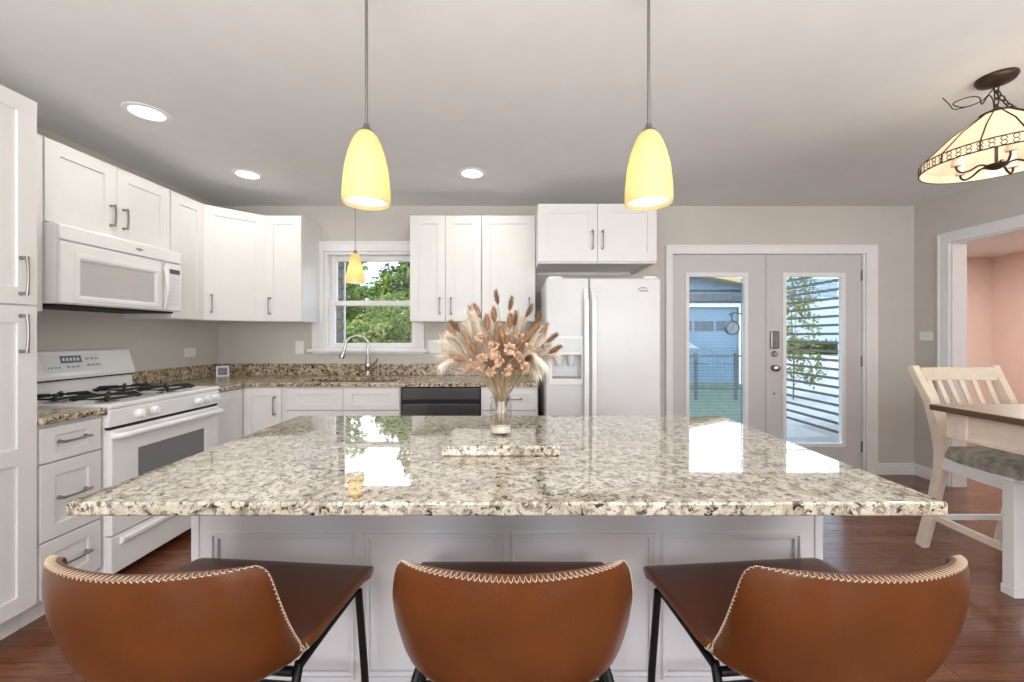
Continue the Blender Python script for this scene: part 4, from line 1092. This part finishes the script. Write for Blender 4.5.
tree('dark green tree in the middle distance behind the sink window', -5.3, 14.2, [(0, 0, 2.3, 1.2, .9), (-.6, 0, 2.7, .7, .7), (.7, .2, 1.8, .8, .8)], [LEAF2, LEAF1], 6500, .14, seed=4, group=GT)
tree('bright shrub tree low in the sink window', -2.5, 7.2, [(0, 0, 1.25, .62, .55), (.35, .1, 1.75, .5, .45), (-.55, 0, 1.2, .4, .45)], [LEAF3, LEAF1], 4200, .08, trunk=.05, seed=5, name='garden_shrub', cat='shrub')
tree('loose tall tree at the left edge of the sink window view', -3.75, 9.2, [(0, 0, 2.3, .35, .7), (.1, 0, 3.1, .4, .35), (-.1, 0, 1.5, .35, .5)], [LEAF1, LEAF3], 1300, .12, seed=6, group=GT)
def yard_fence():
    t = thing('garden_fence', 'weathered brown board fence behind the shrubs in the sink window', 'fence', (-4.2, 12.4, -.14))
    for i in range(26): MB().box(-2.4 + i * .19, -2.4 + i * .19 + .175, 0, .02, 0, 1.5 + .03 * (i % 3)).build('board', FENCEW, t)
    MB().box(-2.4, 2.54, .02, .06, .35, .44).build('rail', FENCEW, t); MB().box(-2.4, 2.54, .02, .06, 1.1, 1.19).build('rail', FENCEW, t)
yard_fence()
def shed():
    t = thing('garden_shed', 'low brown timber shed among the trees at the left of the sink window', 'shed', (-4.75, 10.1, -.14))
    MB().box(-.6, .6, 0, 1.2, 0, 1.45).build('wall', FENCEW, t)
    MB().prism([(-.75, 1.4), (.75, 1.4), (.75, 1.48), (0, 1.85), (-.75, 1.48)], lambda u, v, q: (u, q, v), -.1, 1.3).build('roof', ROOFM, t)
shed()
def garage():
    t = thing('detached_garage', 'garage with panelled door, blue shade in its colour, seen through the left french door', 'garage', (4.72, 12.0, -.14))
    MB().slab((-2.6, 2.9, 0, 2.75), [(-2.0, 1.9, 0, 2.25)], 0, .2, XZ).box(-2.6, 2.9, .2, 5, 0, 2.7).build('wall', GARW, t)
    m = MB(); z = 0
    d = MB().box(-2.0, 1.9, .06, .12, 0, 2.25)
    for r_ in range(4):
        for c in range(6):
            x = -1.95 + c * .645; zz = .05 + r_ * .555
            if r_ < 2: d.slab((x, x + .56, zz, zz + .46), [(x + .04, x + .52, zz + .04, zz + .42)], .045, .06, XZ)
    d = d.build('overhead_door', GARD, t)
    for c in range(6):
        x = -1.95 + c * .645
        MB().box(x, x + .56, .045, .062, 1.55, 1.84).build('window', GARG, d)
    MB().slab((-2.1, 2.0, 0, 2.36), [(-2.0, 1.9, -1, 2.25)], -.02, 0, XZ).build('door_trim', TRIM, t)
    MB().box(-2.6, 2.9, -.12, 0, 2.42, 2.62).build('dark_band', DSTEEL, t)  # dark strip across the wall above the garage door
    MB().prism([(-2.9, 2.7), (3.2, 2.7), (.15, 3.25)], lambda u, v, q: (u, q, v), 0, 5).build('gable', GARW, t)
    for s, e in ((-3.1, .15), (3.4, .15)):
        MB().sweep([(s, -.15, 2.68), (e, -.15, 3.30)], (0, 1, 0), .35, .12).build('rafter', RAFT, t)
garage()
def metal_gate():
    t = thing('metal_fence', 'dark metal yard fence with posts in front of the garage', 'fence', (4.0, 9.0, -.14))
    for x in (-.6, .02, .9, 1.27): MB().box(x - .03, x + .03, -.03, .03, 0, 1.02).build('post', SLATD, t)
    for z in (.25, .96): MB().box(-.6, 1.3, -.012, .012, z - .018, z + .018).build('rail', SLATD, t)
    m = MB()
    for i in range(23): m.box(-.55 + i * .08, -.546 + i * .08, -.002, .002, .25, .96)
    m.build('pickets', SLATD, t)
metal_gate()
def porch_post():
    t = thing('porch_post', 'white porch post outside the doors, hidden behind the middle stiles', 'post', (2.78, 4.62, -.03))
    MB().box(-.05, .05, -.05, .05, 0, 2.59).build('shaft', TRIM, t, bevel=.005)
    MB().box(-.065, .065, -.065, .065, 0, .12).build('base', TRIM, t, bevel=.005)
porch_post()
def outdoor_clock():
    t = thing('hanging_clock', 'round dark framed outdoor clock on a scroll bracket beyond the left door', 'clock', (2.462, 4.60, 1.35))
    Mx = Matrix.Rotation(R(90), 4, 'X')
    MB().lathe([(0, -.02), (.072, -.02), (.08, -.012), (.08, .018), (.07, .024), (.066, .014), (0, .014)], 32, M=Mx).build('case', BLACK, t, smooth=40)
    f = MB().lathe([(0, .0145), (.066, .0145), (.066, .016), (0, .016)], 32, M=Mx).build('face', PLASTIC, t)
    m = MB()
    for k in range(12):
        a = R(30 * k); m.tube([(.05 * math.sin(a), -.0165, .05 * math.cos(a)), (.06 * math.sin(a), -.0165, .06 * math.cos(a))], .002, 5)
    m.build('hour_mark', BLACK, f)
    for a, L, r_ in ((15, .048, .0025), (200, .034, .003)): MB().tube([(0, -.018, 0), (L * math.sin(R(a)), -.018, L * math.cos(R(a)))], r_, 6).build('hand', BLACK, t)
    m = MB().tube([(0, 0, .08), (0, 0, .13), (.0, 0, .155), (.03, 0, .175), (.10, 0, .16), (.19, 0, .11), (.232, 0, .06), (.25, 0, -.05), (.258, 0, -.2)], .007, 8)
    m.tube([(.0, 0, .155), (-.02, 0, .165), (-.03, 0, .15), (-.015, 0, .14)], .006, 8); m.build('bracket', BLACK, t, smooth=60)
outdoor_clock()
def slat_screen():
    t = thing('slatted_screen', 'dark horizontal slat screen at the side of the porch, seen through the right french door', 'screen', (4.03, 5.0, -.03))
    for k in range(19): MB().box(-.008, .008, -.55, 1.5, .08 + k * .111, .08 + k * .111 + .032).build('slat', SLATD, t)
    for y in (-.58, 1.5): MB().box(-.04, .04, y, y + .07, 0, 2.2).build('post', SLATD, t)
slat_screen()
tree('sparse young tree on the pale driveway beyond the slatted screen', 6.1, 8.9, [(0, 0, 1.6, .5, .75), (-.2, .1, .9, .4, .5), (.1, 0, 2.3, .4, .5), (.4, 0, .7, .3, .4)], [LEAF3, LEAF3], 1500, .09, trunk=.015, seed=9)
def hedge():
    rnd = random.Random(21); m = MB()
    for _ in range(9000):
        p = Vector((rnd.uniform(-12, 30), 32 + rnd.uniform(-1, 1), rnd.uniform(-.1, .9) * rnd.uniform(.6, 1)))
        d = Vector((rnd.gauss(0, 1), rnd.gauss(0, 1), rnd.gauss(0, 1))).normalized() * .35; q = d.orthogonal().normalized() * .16
        m.f([m.v(p), m.v(p + d * .5 + q), m.v(p + d), m.v(p + d * .5 - q)])
    o = m.build('distant_hedge', [LEAF2], recalc=False); tag(o, 'low line of distant green bushes on the horizon', 'hedge', kind='stuff')
hedge()
